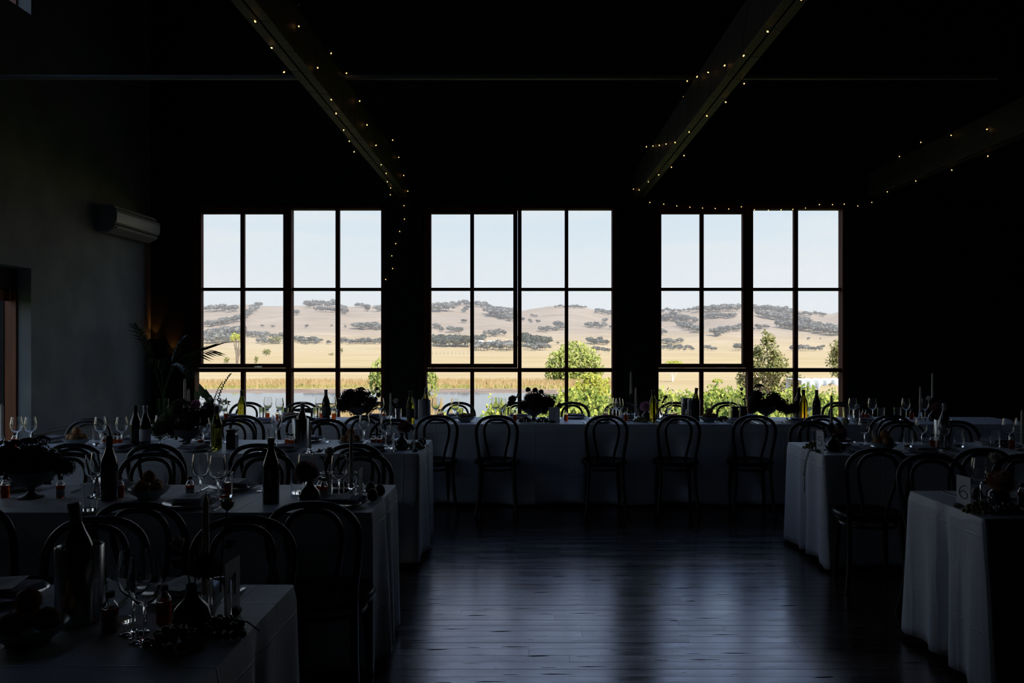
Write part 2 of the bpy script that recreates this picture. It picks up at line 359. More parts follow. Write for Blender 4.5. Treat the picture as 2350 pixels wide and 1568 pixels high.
# floor: sub-floor, planks as parts, the rest of the boards joined
fl = M().box(XL - .3, XR + .2, YB - .2, YW + .2, -.12, -.022).obj('floor', subfloor, smooth=False); fl['kind'] = 'structure'
PW = .085
def plank_mesh(x0, x1, y0, y1, mm):
    c = .0010; g = .0006; z0 = -.022; dz = 0
    a, b = y0 + g, y1 - g
    pr = [(a, z0), (a, dz - c), (a + c, dz), (b - c, dz), (b, dz - c), (b, z0)]
    v = [(x, y, z) for x in (x0 + g, x1 - g) for y, z in pr]
    f = [(i, i + 1, i + 7, i + 6)[::-1] for i in range(5)] + [tuple(range(6)), tuple(range(11, 5, -1))]
    mm.add(v, f)
rest = M(); y = YB; npl = 0
while y < YW:
    x = XL; off = R.uniform(.4, 2.2); first = True
    while x < XR:
        L = off if first else R.uniform(1.9, 3.1); first = False
        x1 = min(x + L, XR)
        if XR - x1 < .3: x1 = XR
        seen = 3.3 < y < 7.6 and x1 > -1.3 and x < 2.6
        if seen and npl < 296:
            mm = M(); cx, cyy = (x + x1) / 2, y + PW / 2
            plank_mesh(x - cx, x1 - cx, -PW / 2, PW / 2, mm)
            p = mm.obj('plank', fwood, fl, smooth=False); p.location = (cx, cyy, R.uniform(-.0007, .0002)); npl += 1
        else: plank_mesh(x, x1, y, min(y + PW, YW), rest)
        x = x1
    y += PW
rest.obj('floorboards', fwood, fl, smooth=False, kind='stuff')

def wx(px, s=196.0): return (px - CX) / s
def wz(py, s=196.0): return H - (py - CY) / s
S = F / 9.79          # scale at the glazing plane
wins = [  # outer left, sash inner l, sash inner r, mullion l, mullion r, outer right, left muntin, right muntin
    dict(L=453, a=466, b=653, m0=659.5, m1=672, Rr=877, lm=(554, 563), rm=(771, 780)),
    dict(L=980, a=990, b=1178, m0=1188, m1=1197, Rr=1404, lm=(1079.5, 1088), rm=(1296, 1304)),
    dict(L=1509, a=1516, b=1702, m0=1713, m1=1725, Rr=1928, lm=(1605, 1613.6), rm=(1820.5, 1830))]
ZS, ZT = .34, H + (790 - 482) / S
wall = M()
edges = [XL - .3]
for w in wins:
    w['X0'] = wx(w['L'] - 8, S); w['X1'] = wx(w['Rr'] + 8, S); edges += [w['X0'], w['X1']]
edges.append(XR + .2)
for i in range(0, len(edges), 2): wall.box(edges[i], edges[i + 1], YW, YW + .16, -.12, ZC + .1)
for w in wins:
    wall.box(w['X0'], w['X1'], YW, YW + .16, -.12, ZS - .05); wall.box(w['X0'], w['X1'], YW, YW + .16, ZT + .045, ZC + .1)
wall.obj('wall_window', blackwall, smooth=False, kind='structure')
for k, w in enumerate(wins):
    root = empty(f'window_{k+1}', ((w['X0'] + w['X1']) / 2, YW, 0)); root['kind'] = 'structure'
    ox = root.location.x
    def bar(name, xa, xb, za, zb, ya=.05, yb=.13, m=winwood):
        o = M().bbox(xa - ox, xb - ox, ya, yb, za, zb, .003).obj(name, m, root, smooth=False); return o
    x = lambda p: wx(p, S)
    zt = lambda p: H - (p - 790) / S
    bar('jamb', w['X0'], x(w['L']), ZS - .04, ZT + .04, .01, .15); bar('jamb', x(w['Rr']), w['X1'], ZS - .04, ZT + .04, .01, .15)
    bar('head', w['X0'], w['X1'], ZT, ZT + .045, .01, .15); bar('sill', w['X0'] - .03, w['X1'] + .03, ZS - .05, ZS, -.03, .15)
    bar('mullion', x(w['m0']), x(w['m1']), ZS, ZT, .02, .14)
    bar('transom', x(w['L']), x(w['m0']), zt(854), zt(845), .03, .14); bar('transom', x(w['m1']), x(w['Rr']), zt(854), zt(845), .045, .14)
    bar('muntin', x(w['lm'][0]), x(w['lm'][1]), ZS, zt(854), .06, .12)
    bar('muntin', x(w['rm'][0]), x(w['rm'][1]), ZS, zt(854), .06, .12); bar('muntin', x(w['rm'][0]), x(w['rm'][1]), zt(845), ZT, .06, .12)
    bar('muntin', x(w['m1']), x(w['rm'][0]), zt(668), zt(661), .06, .12); bar('muntin', x(w['rm'][1]), x(w['Rr']), zt(668), zt(661), .06, .12)
    # opening sash in the upper left part of the frame
    sh = empty('sash'); sh.parent = root
    def sbar(name, xa, xb, za, zb, ya=.03, yb=.11, m=winwood): return M().bbox(xa - ox, xb - ox, ya, yb, za, zb, .003).obj(name, m, sh, smooth=False)
    sbar('stile', x(w['L']) + .004, x(w['a']), zt(845) + .004, ZT - .004); sbar('stile', x(w['b']), x(w['m0']) - .003, zt(845) + .004, ZT - .004)
    sbar('rail', x(w['a']), x(w['b']), zt(492), ZT - .004); sbar('rail', x(w['a']), x(w['b']), zt(845) + .004, zt(835))
    sbar('muntin', x(w['lm'][0]), x(w['lm'][1]), zt(835), zt(492), .05, .10)
    sbar('muntin', x(w['a']), x(w['lm'][0]), zt(668), zt(661), .05, .10); sbar('muntin', x(w['lm'][1]), x(w['b']), zt(668), zt(661), .05, .10)
    hx = (598, 1124, 1653)[k]
    hd = M().bbox(x(hx - 9) - ox, x(hx + 9) - ox, .005, .022, zt(842.5), zt(840), .002); hd.box(x(hx - 2) - ox, x(hx + 2) - ox, .02, .032, zt(843), zt(839.6))
    sh_h = hd.obj('handle', silver, sh, smooth=False, label='slim silver sash handle')
    gp = panes('window_glass')
    cols1 = [(w['a'], w['lm'][0]), (w['lm'][1], w['b'])]; cols2 = [(w['m1'], w['rm'][0]), (w['rm'][1], w['Rr'])]; cols3 = [(w['L'], w['lm'][0]), (w['lm'][1], w['m0'])]
    rects = [(c, (492, 661), sh) for c in cols1] + [(c, (668, 835), sh) for c in cols1] + [(c, (482, 661), root) for c in cols2] + [(c, (668, 845), root) for c in cols2] + [(c, (854, None), root) for c in cols3 + cols2]
    for (a, b), (t0, t1), par in rects:
        zb = ZS if t1 is None else zt(t1)
        mm = M(); mm.add([(x(a) - ox - .004, .088, zb - .004), (x(b) - ox + .004, .088, zb - .004), (x(b) - ox + .004, .088, zt(t0) + .004), (x(a) - ox - .004, .088, zt(t0) + .004)], [(0, 1, 2, 3)])
        mm.obj('pane', gp, par, smooth=False)
    # flat architrave around the opening
    ar = M(); q = .05
    ar.box(w['X0'] - q, w['X0'] - .002, YW - .018, YW - .001, ZS - .1, ZT + .045 + q); ar.box(w['X1'] + .002, w['X1'] + q, YW - .018, YW - .001, ZS - .1, ZT + .045 + q)
    ar.box(w['X0'], w['X1'], YW - .018, YW - .001, ZT + .047, ZT + .045 + q)
    o = ar.obj('architrave', blackwall, root, smooth=False); o.location = (-ox, -YW, 0)

# left wall with a door opening and a high window above it
YD0, YD1 = 4.5, 7.34; XO = XL - .12
lw = M()
lw.box(XO, XL, YD1, YW + .16, -.12, ZC + .1); lw.box(XO, XL, YB - .2, YD0, -.12, ZC + .1)
lw.box(XO, XL, YD0, YD1, 2.17, 4.42); lw.box(XO, XL, YD0, YD1, 5.55, ZC + .1)
lw.obj('wall_left', plaster, smooth=False, kind='structure')
for nm, z0, z1 in (('door_1', 0, 1.98), ('window_4', 4.42, 5.55)):
    rt = empty(nm, (XO, YD0, z0)); rt['kind'] = 'structure'
    hh = z1 - z0
    def b2(n, *a, m=doorwood): return M().bbox(*a, .003).obj(n, m, rt, smooth=False)
    D = YD1 - YD0
    b2('jamb', -.051, 0, D - .02, D + .08, 0, hh); b2('jamb', -.115, -.055, D - .004, D + .08, 0, hh)
    b2('jamb', -.12, 0, -.08, .05, 0, hh)
    b2('head', -.12, 0, -.08, D + .08, hh, hh + (.19 if z0 == 0 else .1), m=blackwall)
    if z0 == 0:
        b2('sill', -.14, 0, -.08, D + .08, -.03, .005)
        b2('rail', -.09, -.055, .05, D - .02, .06, .16); b2('rail', -.09, -.055, .05, D - .02, hh - .1, hh)
        b2('stile', -.09, -.055, D / 2 - .05, D / 2 + .05, .16, hh - .1)
        hn = M().tube([(-.05, D / 2 + .03, 1.0), (-.02, D / 2 + .03, 1.0), (-.02, D / 2 + .15, 1.0)], .008).obj('handle', silver, rt)
    else: b2('rail', -.09, -.055, .05, D - .02, 0, .05)
    g = M(); g.add([(-.1185, .04, .0), (-.1185, D - .01, .0), (-.1185, D - .01, hh), (-.1185, .04, hh)], [(0, 1, 2, 3)]); g.obj('pane', panes('window_glass'), rt, smooth=False)
# dark outer post closes the far end of the opening
M().box(XO - .26, XO - .115, YD1 - .01, YD1 + .2, -.1, ZC).obj('trim_3', blackwall, smooth=False, kind='structure')
M().box(XR, XR + .16, YB - .2, YW + .16, -.12, ZC + .1).obj('wall_right', blackwall, smooth=False, kind='structure')
M().box(XL - .3, XR + .2, YB - .16, YB, -.12, ZC + .1).obj('wall_back', blackwall, smooth=False, kind='structure')
M().box(XO, XR + .2, YB - .2, YW + .16, ZC, ZC + .12).obj('ceiling', ceilm, smooth=False, kind='structure')
# thin ledge high on the window wall, dado ledge along the left wall, skirting
tb_ = M().bbox(XL + .001, 3.6, 6.24, 6.28, 3.503, 3.530, .003).obj('tie_bar', trimm, smooth=False); tag(tb_, 'thin pale tie bar crossing the dark room on top of the roof beams', 'beam')
t2 = M(); t2.bbox(XL + .001, XL + .03, YD1 + .02, YW - .06, .69, .715, .004); t2.obj('trim_2', plaster, smooth=False, kind='structure')
M().box(XL + .001, XL + .018, YD1 + .02, YW - .001, 0, .14).obj('baseboard_left', blackwall, smooth=False, kind='structure')
M().box(XL + .02, XR - .01, YW - .02, YW - .001, 0, .14).obj('baseboard_window', blackwall, smooth=False, kind='structure')

# ceiling beams running towards the window wall: two planks with a dark gap, bolted
beams = [(-1.395, 'dark roof beam wound with fairy lights, above the pier between first and middle window'),
         (1.355, 'dark roof beam wound with fairy lights, above the pier between middle and third window'),
         (4.10, 'dark roof beam wound with fairy lights, beyond the third window')]
for bx, lab in beams:
    r = empty('ceiling_beam', (bx, 2.0, 3.21)); tag(r, lab, 'beam', 'roof beams')
    L = YW - 2.0 - .002
    y0 = 0
    for sx in (-1, 1):
        x0, x1 = (-.062, -.006) if sx < 0 else (.006, .062)
        M().bbox(x0, x1, -4.0, L, 0, .29, .004).obj('beam_plank', beamwood, r, smooth=False)
    M().box(-.006, .006, -4.0, L, .02, .28).obj('spacer', blackwall, r, smooth=False)

# fairy lights
bulb_me = M().ball((0, 0, 0), .0042, 7, 5, (1, 1, 1.5)).mesh('bulb', bulbm)
def light_string(name, pts, blist, label, loc):
    r = empty(name, loc); tag(r, label, 'fairy lights', 'fairy light strings')
    P = [Vector(p) - Vector(loc) for p in pts]
    M().tube(P, .0016, 4).obj('wire', wire, r)
    for b in blist: link('bulb', bulb_me, r, loc=Vector(b) - Vector(loc), rot=(R.uniform(-1, 1), R.uniform(-1, 1), 0))
def wrap(bx, ya, yb, z0=3.20, w=.075, h=.315, pitch=.42, seed=1):
    rr = random.Random(seed); pts = []; bs = []
    per = [(-w, 0), (w, 0), (w, h), (-w, h)]
    n = int((yb - ya) / pitch * 16)
    for i in range(n):
        t = (i / 16 * 4) % 4; k = int(t); u = t - k; a = per[k]; b = per[(k + 1) % 4]
        x = a[0] + (b[0] - a[0]) * u; z = a[1] + (b[1] - a[1]) * u
        p = (bx + x + rr.uniform(-.006, .006), ya + i / 16 * pitch + rr.uniform(-.012, .012), z0 + z + rr.uniform(-.006, .006)); pts.append(p)
        if i % 5 == 1:
            o = Vector((x, 0, z - h / 2)).normalized() * .018; q = Vector(p) + o + Vector((rr.uniform(-.01, .01), rr.uniform(-.01, .01), rr.uniform(-.015, .01)))
            bs.append(q); pts.append(q * .85 + Vector(p) * .15); pts.append(p)
    return pts, bs
pt, bs = wrap(beams[0][0], 2.6, 9.5, seed=3)
dr = [((928, 473)), (929, 504), (918, 532), (909, 560), (900, 588), (902, 617), (886, 642)]
dp = [Vector((wx(a), YW - .035, wz(b))) for a, b in dr]
light_string('fairy_lights', pt + [tuple(p) for p in dp], bs + dp, 'warm fairy lights wound round the first roof beam, end hanging beside the first window', (beams[0][0], 6, 3.2))
pt, bs = wrap(beams[1][0], 2.3, 9.5, seed=5)
sw = [(1466, 432), (1491, 465), (1523, 469), (1553, 473), (1583, 476), (1612, 478), (1641, 479), (1672, 480), (1701, 475), (1731, 482), (1763, 483), (1792, 482), (1819, 481), (1848, 478), (1880, 470), (1910, 470), (1937, 469), (1968, 473), (2000, 465)]
sp = [Vector((wx(a, 199), YW - .16, wz(b, 199))) for a, b in sw]
light_string('fairy_lights', pt + [tuple(p) for p in sp], bs + sp[1:], 'warm fairy lights round the middle roof beam, draped across the top of the third window', (beams[1][0], 6, 3.2))
pt, bs = wrap(beams[2][0], 5.4, 9.5, seed=9, pitch=.62)
light_string('fairy_lights', pt, bs, 'warm fairy lights wound round the roof beam beyond the third window', (beams[2][0], 6, 3.2))

# split-system air conditioner on the left wall
r = empty('air_conditioner', (XL + .002, 8.97, 2.66)); tag(r, 'white wall air conditioner high on the dark plaster wall near the window wall', 'air conditioner')
def extr(prof, y0, y1, name, m):
    n = len(prof); v = [(x, y, z) for y in (y0, y1) for x, z in prof]
    f = [(i, (i + 1) % n, n + (i + 1) % n, n + i) for i in range(n)] + [tuple(range(n))[::-1], tuple(range(n, 2 * n))]
    mm = M(); mm.add(v, f); return mm.obj(name, m, r, smooth=False)
extr([(0, .0), (.10, -.005), (.175, .03), (.185, .055), (.185, .245), (.17, .27), (0, .27)], -.50, .47, 'casing', acm)
extr([(.187, .075), (.205, .09), (.213, .13), (.213, .19), (.203, .222), (.187, .225)], -.515, .49, 'front_panel', acm)
extr([(.186, .062), (.196, .066), (.196, .072), (.186, .074)], -.49, .46, 'slot', slotm)
extr([(.10, -.012), (.19, .035), (.200, .052), (.196, .058), (.186, .042), (.10, -.006)], -.48, .46, 'flap', acm)
extr([(.186, .228), (.196, .230), (.196, .236), (.186, .236)], -.50, .47, 'grille_slot', slotm)

# uplights on the window wall behind the palm
for px, py, lab in ((352, 782, 'small brass uplight glowing high in the corner behind the palm'), (393, 818, 'small brass uplight glowing low behind the palm fronds')):
    X = wx(px, 197); Z = wz(py, 197)
    u = empty('wall_uplight', (X, YW - .06, Z)); tag(u, lab, 'wall light', 'uplights behind the palm')
    M().lathe([(0, -.05), (.022, -.05), (.024, 0), (.018, .004), (.018, 0), (0, -.004)], 12).obj('lamp_body', iron, u)
    M().box(-.008, .008, .02, .058, -.04, -.02).obj('bracket', iron, u, smooth=False)
    M().lathe([(0, 0), (.016, 0), (.016, -.003)], 10).obj('lens', ledm, u)
    ld = bpy.data.lights.new('uplight', 'SPOT'); ld.energy = 1.6; ld.color = (1, .36, .07); ld.spot_size = radians(50); ld.shadow_soft_size = .01; ld.spot_blend = .8
    lo = bpy.data.objects.new('uplight', ld); COL.objects.link(lo); lo.parent = u; lo.location = (0, 0, .006); lo.rotation_euler = (pi - .22, 0, 0)

# potted palm in the corner
pp = empty('potted_palm', (-3.98, 9.15, 0)); tag(pp, 'tall potted palm with arching fronds in the corner beside the first window', 'plant')
M().lathe([(0, 0), (.15, 0), (.20, .36), (.205, .38), (.19, .38), (.18, .33), (0, .33)], 24).obj('pot', potm, pp)
M().lathe([(0, .335), (.175, .335)], 20).obj('soil', subfloor, pp)
def frond(base, tip, sag, nl, ll, seed, par, name='frond'):
    rr = random.Random(seed); b = Vector(base); t = Vector(tip); n = 16; pts = []
    for i in range(n + 1):
        u = i / n; p = b.lerp(t, u); p.z += sag * 4 * u * (1 - u); pts.append(p)
    m = M(); m.tube(pts, [.008 * (1 - .8 * i / n) + .0015 for i in range(n + 1)], 5)
    for i in range(nl):
        u = .42 + .58 * i / nl; k = min(int(u * n), n - 1); p = pts[k].lerp(pts[k + 1], u * n - k); d = (pts[k + 1] - pts[k]).normalized()
        sd = d.cross(Vector((0, 0, 1))).normalized()
        L = ll * (1 - .5 * abs(u - .6) / .4) * rr.uniform(.85, 1.1)
        for s_ in (-1, 1):
            dd = (d * .85 + sd * s_ * .75 + Vector((0, 0, rr.uniform(-.25, .05)))).normalized()
            m.leaf(p, dd, (0, 0, 1), L, .022, .18)
    return m.obj(name, palmm, par)
def rel(px, py, Y): s = F / Y; return Vector(((px - CX) / s + 3.98, Y - 9.15, H - (py - CY) / s))
cb = Vector((0, 0, .9))
for i in range(4):
    a = i * 1.7; M().tube([(.03 * cos(a), .03 * sin(a), .33), (.05 * cos(a), .05 * sin(a), .9)], .018, 7).obj('stem', palmm, pp)
for i, (px, py, Y, sg, ll) in enumerate([(308, 745, 8.8, .10, .17), (425, 775, 9.3, .12, .18), (362, 850, 8.8, .22, .16), (440, 868, 8.8, .22, .18)]):
    frond(cb + Vector((0, 0, R.uniform(-.05, .1))), rel(px, py, Y), sg, 17, ll, i, pp)

fm = M(); rr_ = random.Random(4)
pts_ = [cb + Vector((.02, -.03, .1)), rel(405, 828, 9.02), rel(440, 814, 9.0), rel(462, 806, 9.0), rel(478, 801, 9.0)]
fm.tube(pts_, [.006, .005, .004, .003, .002], 5)
for i in range(20):
    u = i / 19 * 2.98; k = min(int(u), 2); p = Vector(pts_[k + 1]).lerp(Vector(pts_[min(k + 2, 4)]), u - k) if k < 3 else Vector(pts_[4])
    sg = 1 if i % 2 else -1; a = radians(12 + sg * (24 - 13 * i / 19)) if sg > 0 else radians(-6 - (26 - 16 * i / 19))
    fm.leaf(p, (cos(a), rr_.uniform(-.15, .15), sin(a)), (0, -1, .25), rr_.uniform(.19, .25) * (.75 + .25 * i / 19), .018, .12)
fm.obj('frond', palmm, pp, label='bright green frond tip reaching across the window')

# ------------------------------------------------------------------ furniture builders
def b_chair():
    r = empty('bentwood_chair')
    # faces +y, back towards -y
    def hoop(hw_top, hw_bot, ztop, zbot, rtop, y_bot, y_top, rad, name):
        pts = []; rads = []
        zsh = ztop - rtop
        left = []
        for i in range(9):
            u = i / 8; z = zbot + (zsh - zbot) * u
            e = u * u * (3 - 2 * u); hw = hw_bot + (hw_top - hw_bot) * e
            left.append((hw, z))
        arc = [(hw_top * cos(a) ** .82 if cos(a) > 0 else -hw_top * abs(cos(a)) ** .82, zsh + rtop * sin(a) ** .9) for a in [pi * i / 18 for i in range(1, 18)]]
        prof = left + arc + [(-x, z) for x, z in reversed(left)]
        for x, z in prof:
            u = (z - .44) / (.885 - .44); pts.append((x, y_bot + (y_top - y_bot) * u, z))
        M().tube(pts, rad, 9).obj(name, chairm, r)
    hoop(.180, .150, .885 - .014, .44, .135, -.165, -.265, .0145, 'back_hoop')
    hoop(.110, .066, .885 - .040, .455, .105, -.160, -.258, .0115, 'inner_hoop')
    st = M().lathe([(0, .448), (.165, .448), (.172, .452), (.185, .462), (.2, .462), (.207, .452), (.207, .432), (.2, .424), (.16, .424), (.0, .436)], 36); st.obj('seat', chairm, r)
    ring = [(.165 * cos(2 * pi * i / 32), .165 * sin(2 * pi * i / 32), .385) for i in range(32)]
    M().tube(ring, .010, 6, closed=True).obj('leg_ring', chairm, r)
    for s_ in (-1, 1):
        M().tube([(s_ * .150, -.165, .455), (s_ * .150, -.172, .36), (s_ * .153, -.185, .24), (s_ * .165, -.215, .10), (s_ * .182, -.25, 0)], [.0155, .0165, .0165, .0155, .0135], 9).obj('leg', chairm, r)
        M().tube([(s_ * .135, .135, .43), (s_ * .140, .145, .36), (s_ * .150, .165, .18), (s_ * .158, .182, 0)], [.0175, .0175, .0155, .0125], 9).obj('leg', chairm, r)
    return r
def b_glass():
    return M().lathe([(0, 0), (.036, 0), (.0365, .0015), (.03, .003), (.012, .006), (.005, .013), (.0036, .05), (.0046, .088), (.010, .094), (.022, .101), (.034, .116), (.0412, .140), (.0408, .165), (.0368, .19), (.0335, .212),
                      (.0325, .212), (.0357, .19), (.0397, .165), (.0401, .140), (.033, .118), (.021, .104), (.008, .098), (0, .0965)], 24).obj('wine_glass', glass)
def b_tumbler():
    return M().lathe([(0, 0), (.030, 0), (.0315, .002), (.036, .118), (.036, .12), (.0348, .12), (.0345, .118), (.0302, .018), (.028, .014), (0, .013)], 24).obj('tumbler', glass)
def b_bottle(v):
    body, neck, lab = v
    bm_, nm_, lm_ = {'green': greenglass, 'amber': amberglass, 'rose': roseglass, 'dark': darkglass, 'olive': olivegl}[body], {'k': foilb, 's': foil, 'w': foilw, 'n': None}[neck], {'w': labelw, 'd': labeld, 'n': None}[lab]
    r = empty('wine_bottle')
    M().lathe([(0, .004), (.02, 0), (.036, 0), (.0375, .006), (.0378, .165), (.0365, .182), (.030, .205), (.0215, .228), (.0155, .252), (.0142, .290), (.0155, .292), (.0155, .300), (.0135, .302), (0, .302)], 24).obj('bottle_body', bm_, r)
    if nm_: M().lathe([(.0152, .248), (.0157, .252), (.0152, .288), (.0164, .291), (.0164, .303), (.015, .305), (0, .305)], 18).obj('foil', nm_, r)
    if lm_: M().lathe([(.0382, .055), (.0386, .056), (.0386, .138), (.0382, .139)], 24).obj('label', lm_, r)
    return r
def b_small(v):
    r = empty('small_bottle')
    M().lathe([(0, 0), (.018, 0), (.0195, .003), (.0195, .058), (.0193, .060), (0, .060)], 18).obj('bottle_body', liq, r, label='amber orange syrup filled body')
    M().lathe([(.0195, .060), (.0190, .066), (.012, .078), (.0095, .082), (.0095, .090), (.0085, .090), (.0085, .082), (.011, .077), (.018, .065), (.0185, .061)], 18).obj('shoulder', glass, r)
    M().lathe([(0, .0875), (.0115, .0875), (.0115, .100), (.0105, .102), (0, .102)], 14).obj('cap', capm if v != 'c' else foil, r)
    if v == 'l': M().lathe([(.0197, .004), (.0199, .0045), (.0199, .042), (.0197, .0425)], 18).obj('label', labelw, r)
    return r
def b_cooler(v):
    return M().lathe([(0, 0), (.056, 0), (.060, .004), (.060, .200), (.058, .203), (.054, .203), (.052, .200), (.052, .012), (0, .012)], 32).obj('wine_cooler', {'s': steel, 'g': coolerg, 'd': cooler_d}[v])
def b_plate():
    return M().lathe([(0, .006), (.075, .006), (.082, .008), (.118, .020), (.122, .022), (.1225, .0205), (.118, .0175), (.080, .001), (.075, 0), (0, 0)], 32).obj('dinner_plate', china)
def b_napkin(v):
    m = M(); w, d = .062, .088
    for k, (a, b, z) in enumerate([(1, 1, 0), (.97, .98, .006), (.93, .95, .012)]):
        nx, ny = 8, 10; vs = []; o = k * 1.3 + hash(v) % 3
        for j in range(ny + 1):
            for i in range(nx + 1):
                x = (i / nx * 2 - 1) * w * a; y = (j / ny * 2 - 1) * d * b
                vs.append((x + .003 * sin(y * 40 + o), y + .003 * sin(x * 50 + o), .0015 + z + .004 * max(0, sin(x * 35 + o) * cos(y * 28 + o)) + .002 * k))
        n0 = len(vs); vs += [(x, y, zz + .005) for x, y, zz in vs]
        fs = []
        for j in range(ny):
            for i in range(nx):
                q = j * (nx + 1) + i; fs.append((q, q + nx + 1, q + nx + 2, q + 1)); fs.append((n0 + q, n0 + q + 1, n0 + q + nx + 2, n0 + q + nx + 1))
        rim = [i for i in range(nx + 1)] + [(j + 1) * (nx + 1) + nx for j in range(ny)] + [ny * (nx + 1) + i for i in range(nx - 1, -1, -1)] + [j * (nx + 1) for j in range(ny - 1, 0, -1)]
        for a_, b_ in zip(rim, rim[1:] + rim[:1]): fs.append((a_, b_, b_ + n0, a_ + n0))
        m.add(vs, fs)
    return m.obj('napkin', napm)
def b_menu():
    m = M(); m.bbox(-.05, .05, -.07, .07, 0, .0012, .0004); o = m.obj('menu_card', cardm, smooth=False)
    t = M()
    for k in range(5): t.box(-.028 + .003 * k, .028 - .003 * k, .035 - k * .016, .037 - k * .016, .0012, .0016)
    t.obj('print', ink, o, smooth=False); return o
def b_fork():
    m = M()
    def strip(pts, z):
        n = len(pts); v = [(x - w, y, z_) for x, y, w, z_ in pts] + [(x + w, y, z_) for x, y, w, z_ in pts]; v += [(a, b, c + .002) for a, b, c in v]
        f = []
        for i in range(n - 1):
            f.append((i, n + i, n + i + 1, i + 1)); f.append((2 * n + i, 2 * n + i + 1, 3 * n + i + 1, 3 * n + i))
            f.append((i, i + 1, 2 * n + i + 1, 2 * n + i)); f.append((n + i, 3 * n + i, 3 * n + i + 1, n + i + 1))
        f.append((0, 2 * n, 3 * n, n)); f.append((n - 1, 2 * n - 1, 4 * n - 1, 3 * n - 1)); m.add(v, f)
    strip([(0, -.10, .006, .001), (0, -.08, .0065, .002), (0, -.02, .0028, .006), (0, .03, .003, .006), (0, .045, .011, .002), (0, .06, .0115, .001)], 0)
    for k in range(4): strip([(-.0095 + k * .00633, .058, .0022, .001), (-.0095 + k * .00633, .08, .0018, .001), (-.0095 + k * .00633, .098, .001, .005)], 0)
    return m.obj('fork', silver)
def b_knife():
    m = M()
    pr = [(-.11, .006), (-.10, .0075), (-.02, .0055), (0, .005), (.02, .0095), (.08, .0095), (.11, .002)]
    n = len(pr); v = []
    for z in (0, .003): v += [(-w, y, z) for y, w in pr] + [(w * .8, y, z) for y, w in pr]
    f = []
    for i in range(n - 1):
        f += [(i, i + 1, n + i + 1, n + i), (2 * n + i, 3 * n + i, 3 * n + i + 1, 2 * n + i + 1), (i, 2 * n + i, 2 * n + i + 1, i + 1), (n + i, n + i + 1, 3 * n + i + 1, 3 * n + i)]
    m.add(v, f); return m.obj('knife', silver)
def b_candle(v):
    h = v / 100
    r = empty('taper_candle')
    M().lathe([(0, 0), (.0105, 0), (.0112, .01), (.0085, h - .02), (.005, h - .004), (0, h)], 14).obj('wax', wax, r)
    M().tube([(0, 0, h - .003), (.001, 0, h + .006), (.003, 0, h + .012)], .0011, 5).obj('wick', wick, r)
    return r
def b_holder(v):
    kind, h = v; h /= 100
    if kind == 'glass': return M().lathe([(0, 0), (.034, 0), (.035, .004), (.02, .010), (.009, .016), (.009, .022), (.017, .03), (.018, h - .003), (.0165, h), (.0125, h), (.0125, h - .002), (0, h - .002)], 18).obj('candle_holder', glass)
    return M().lathe([(0, 0), (.042, 0), (.043, .004), (.012, .010), (.0045, .018), (.004, h * .5), (.0045, h - .05), (.007, h - .045), (.015, h - .012), (.016, h), (.013, h), (.0125, h - .002), (0, h - .002)], 16).obj('candle_holder', iron)
def b_jar():
    m = M(); c = lambda w, z: [(x * w, y * w, z) for x, y in ((-1, -1), (1, -1), (1, 1), (-1, 1))]
    lv = [(.034, 0), (.037, .004), (.037, .098), (.034, .108), (.031, .114), (.031, .122), (.040, .134), (.040, .140), (.036, .140), (.029, .124)]
    v = []; f = [(3, 2, 1, 0)]
    for i, (w, z) in enumerate(lv):
        v += [(w * 1.25 * cos(pi / 4 + pi / 2 * k), w * 1.25 * sin(pi / 4 + pi / 2 * k), z) for k in range(4)]
        if i: f += [((i - 1) * 4 + k, (i - 1) * 4 + (k + 1) % 4, i * 4 + (k + 1) % 4, i * 4 + k) for k in range(4)]
    n = (len(lv) - 1) * 4; f.append((n, n + 1, n + 2, n + 3)); m.add(v, f); return m.obj('black_jar', blackjar, smooth=False)
def b_fruit(v):
    m = {'peach': peach, 'bun': bunm, 'fig': figm}[v]; o = {'peach': 'peach', 'bun': 'bread_roll', 'fig': 'fig'}[v]
    rr = .031 if v == 'peach' else (.038 if v == 'bun' else .026); n = 14; mm = M()
    prof = []
    for i in range(11):
        t = pi * i / 10; r_ = rr * sin(t); z = rr - rr * cos(t) * (1 if v != 'bun' else .75)
        if v == 'fig': z = rr - rr * cos(t) * (1 if cos(t) > -.3 else 1.35)
        if v == 'peach' and i == 10: z -= .005
        if v == 'bun': z -= rr * .25
        prof.append((max(r_, 0), z))
    prof[0] = (0, prof[0][1]); prof[-1] = (0, prof[-1][1]); mm.lathe(prof, n)
    r = mm.obj(o, m)
    if v != 'bun': M().tube([(0, 0, prof[-1][1] - .002), (.002, 0, prof[-1][1] + .008)], .0015, 5).obj('stem', wick, r)
    return r
def b_bowl(v): return M().lathe([(0, 0), (.05, 0), (.052, .008), (.08, .028), (.094, .048), (.096, .05), (.090, .049), (.076, .032), (.045, .013), (0, .011)], 32).obj('serving_bowl', chinag)
def b_grapes(v):
    r = empty('grape_bunch'); rr = random.Random(4 if v == 'g' else 8)
    g = M().ball((0, 0, 0), .0105, 8, 6).mesh('grape', grapeg if v == 'g' else graped)
    for lay, n, Rr in ((0, 16, .058), (1, 10, .04), (2, 5, .02)):
        for i in range(n):
            a = 2 * pi * i / n + lay; q = Rr * rr.uniform(.55, 1)
            link('grape', g, r, loc=(q * cos(a) * 1.35, q * sin(a) * .8, .0105 + lay * .0155 + rr.uniform(0, .003)))
    M().tube([(.02, 0, .045), (.06, .01, .035), (.09, .015, .01)], .002, 5).obj('stem', stemm, r)
    return r
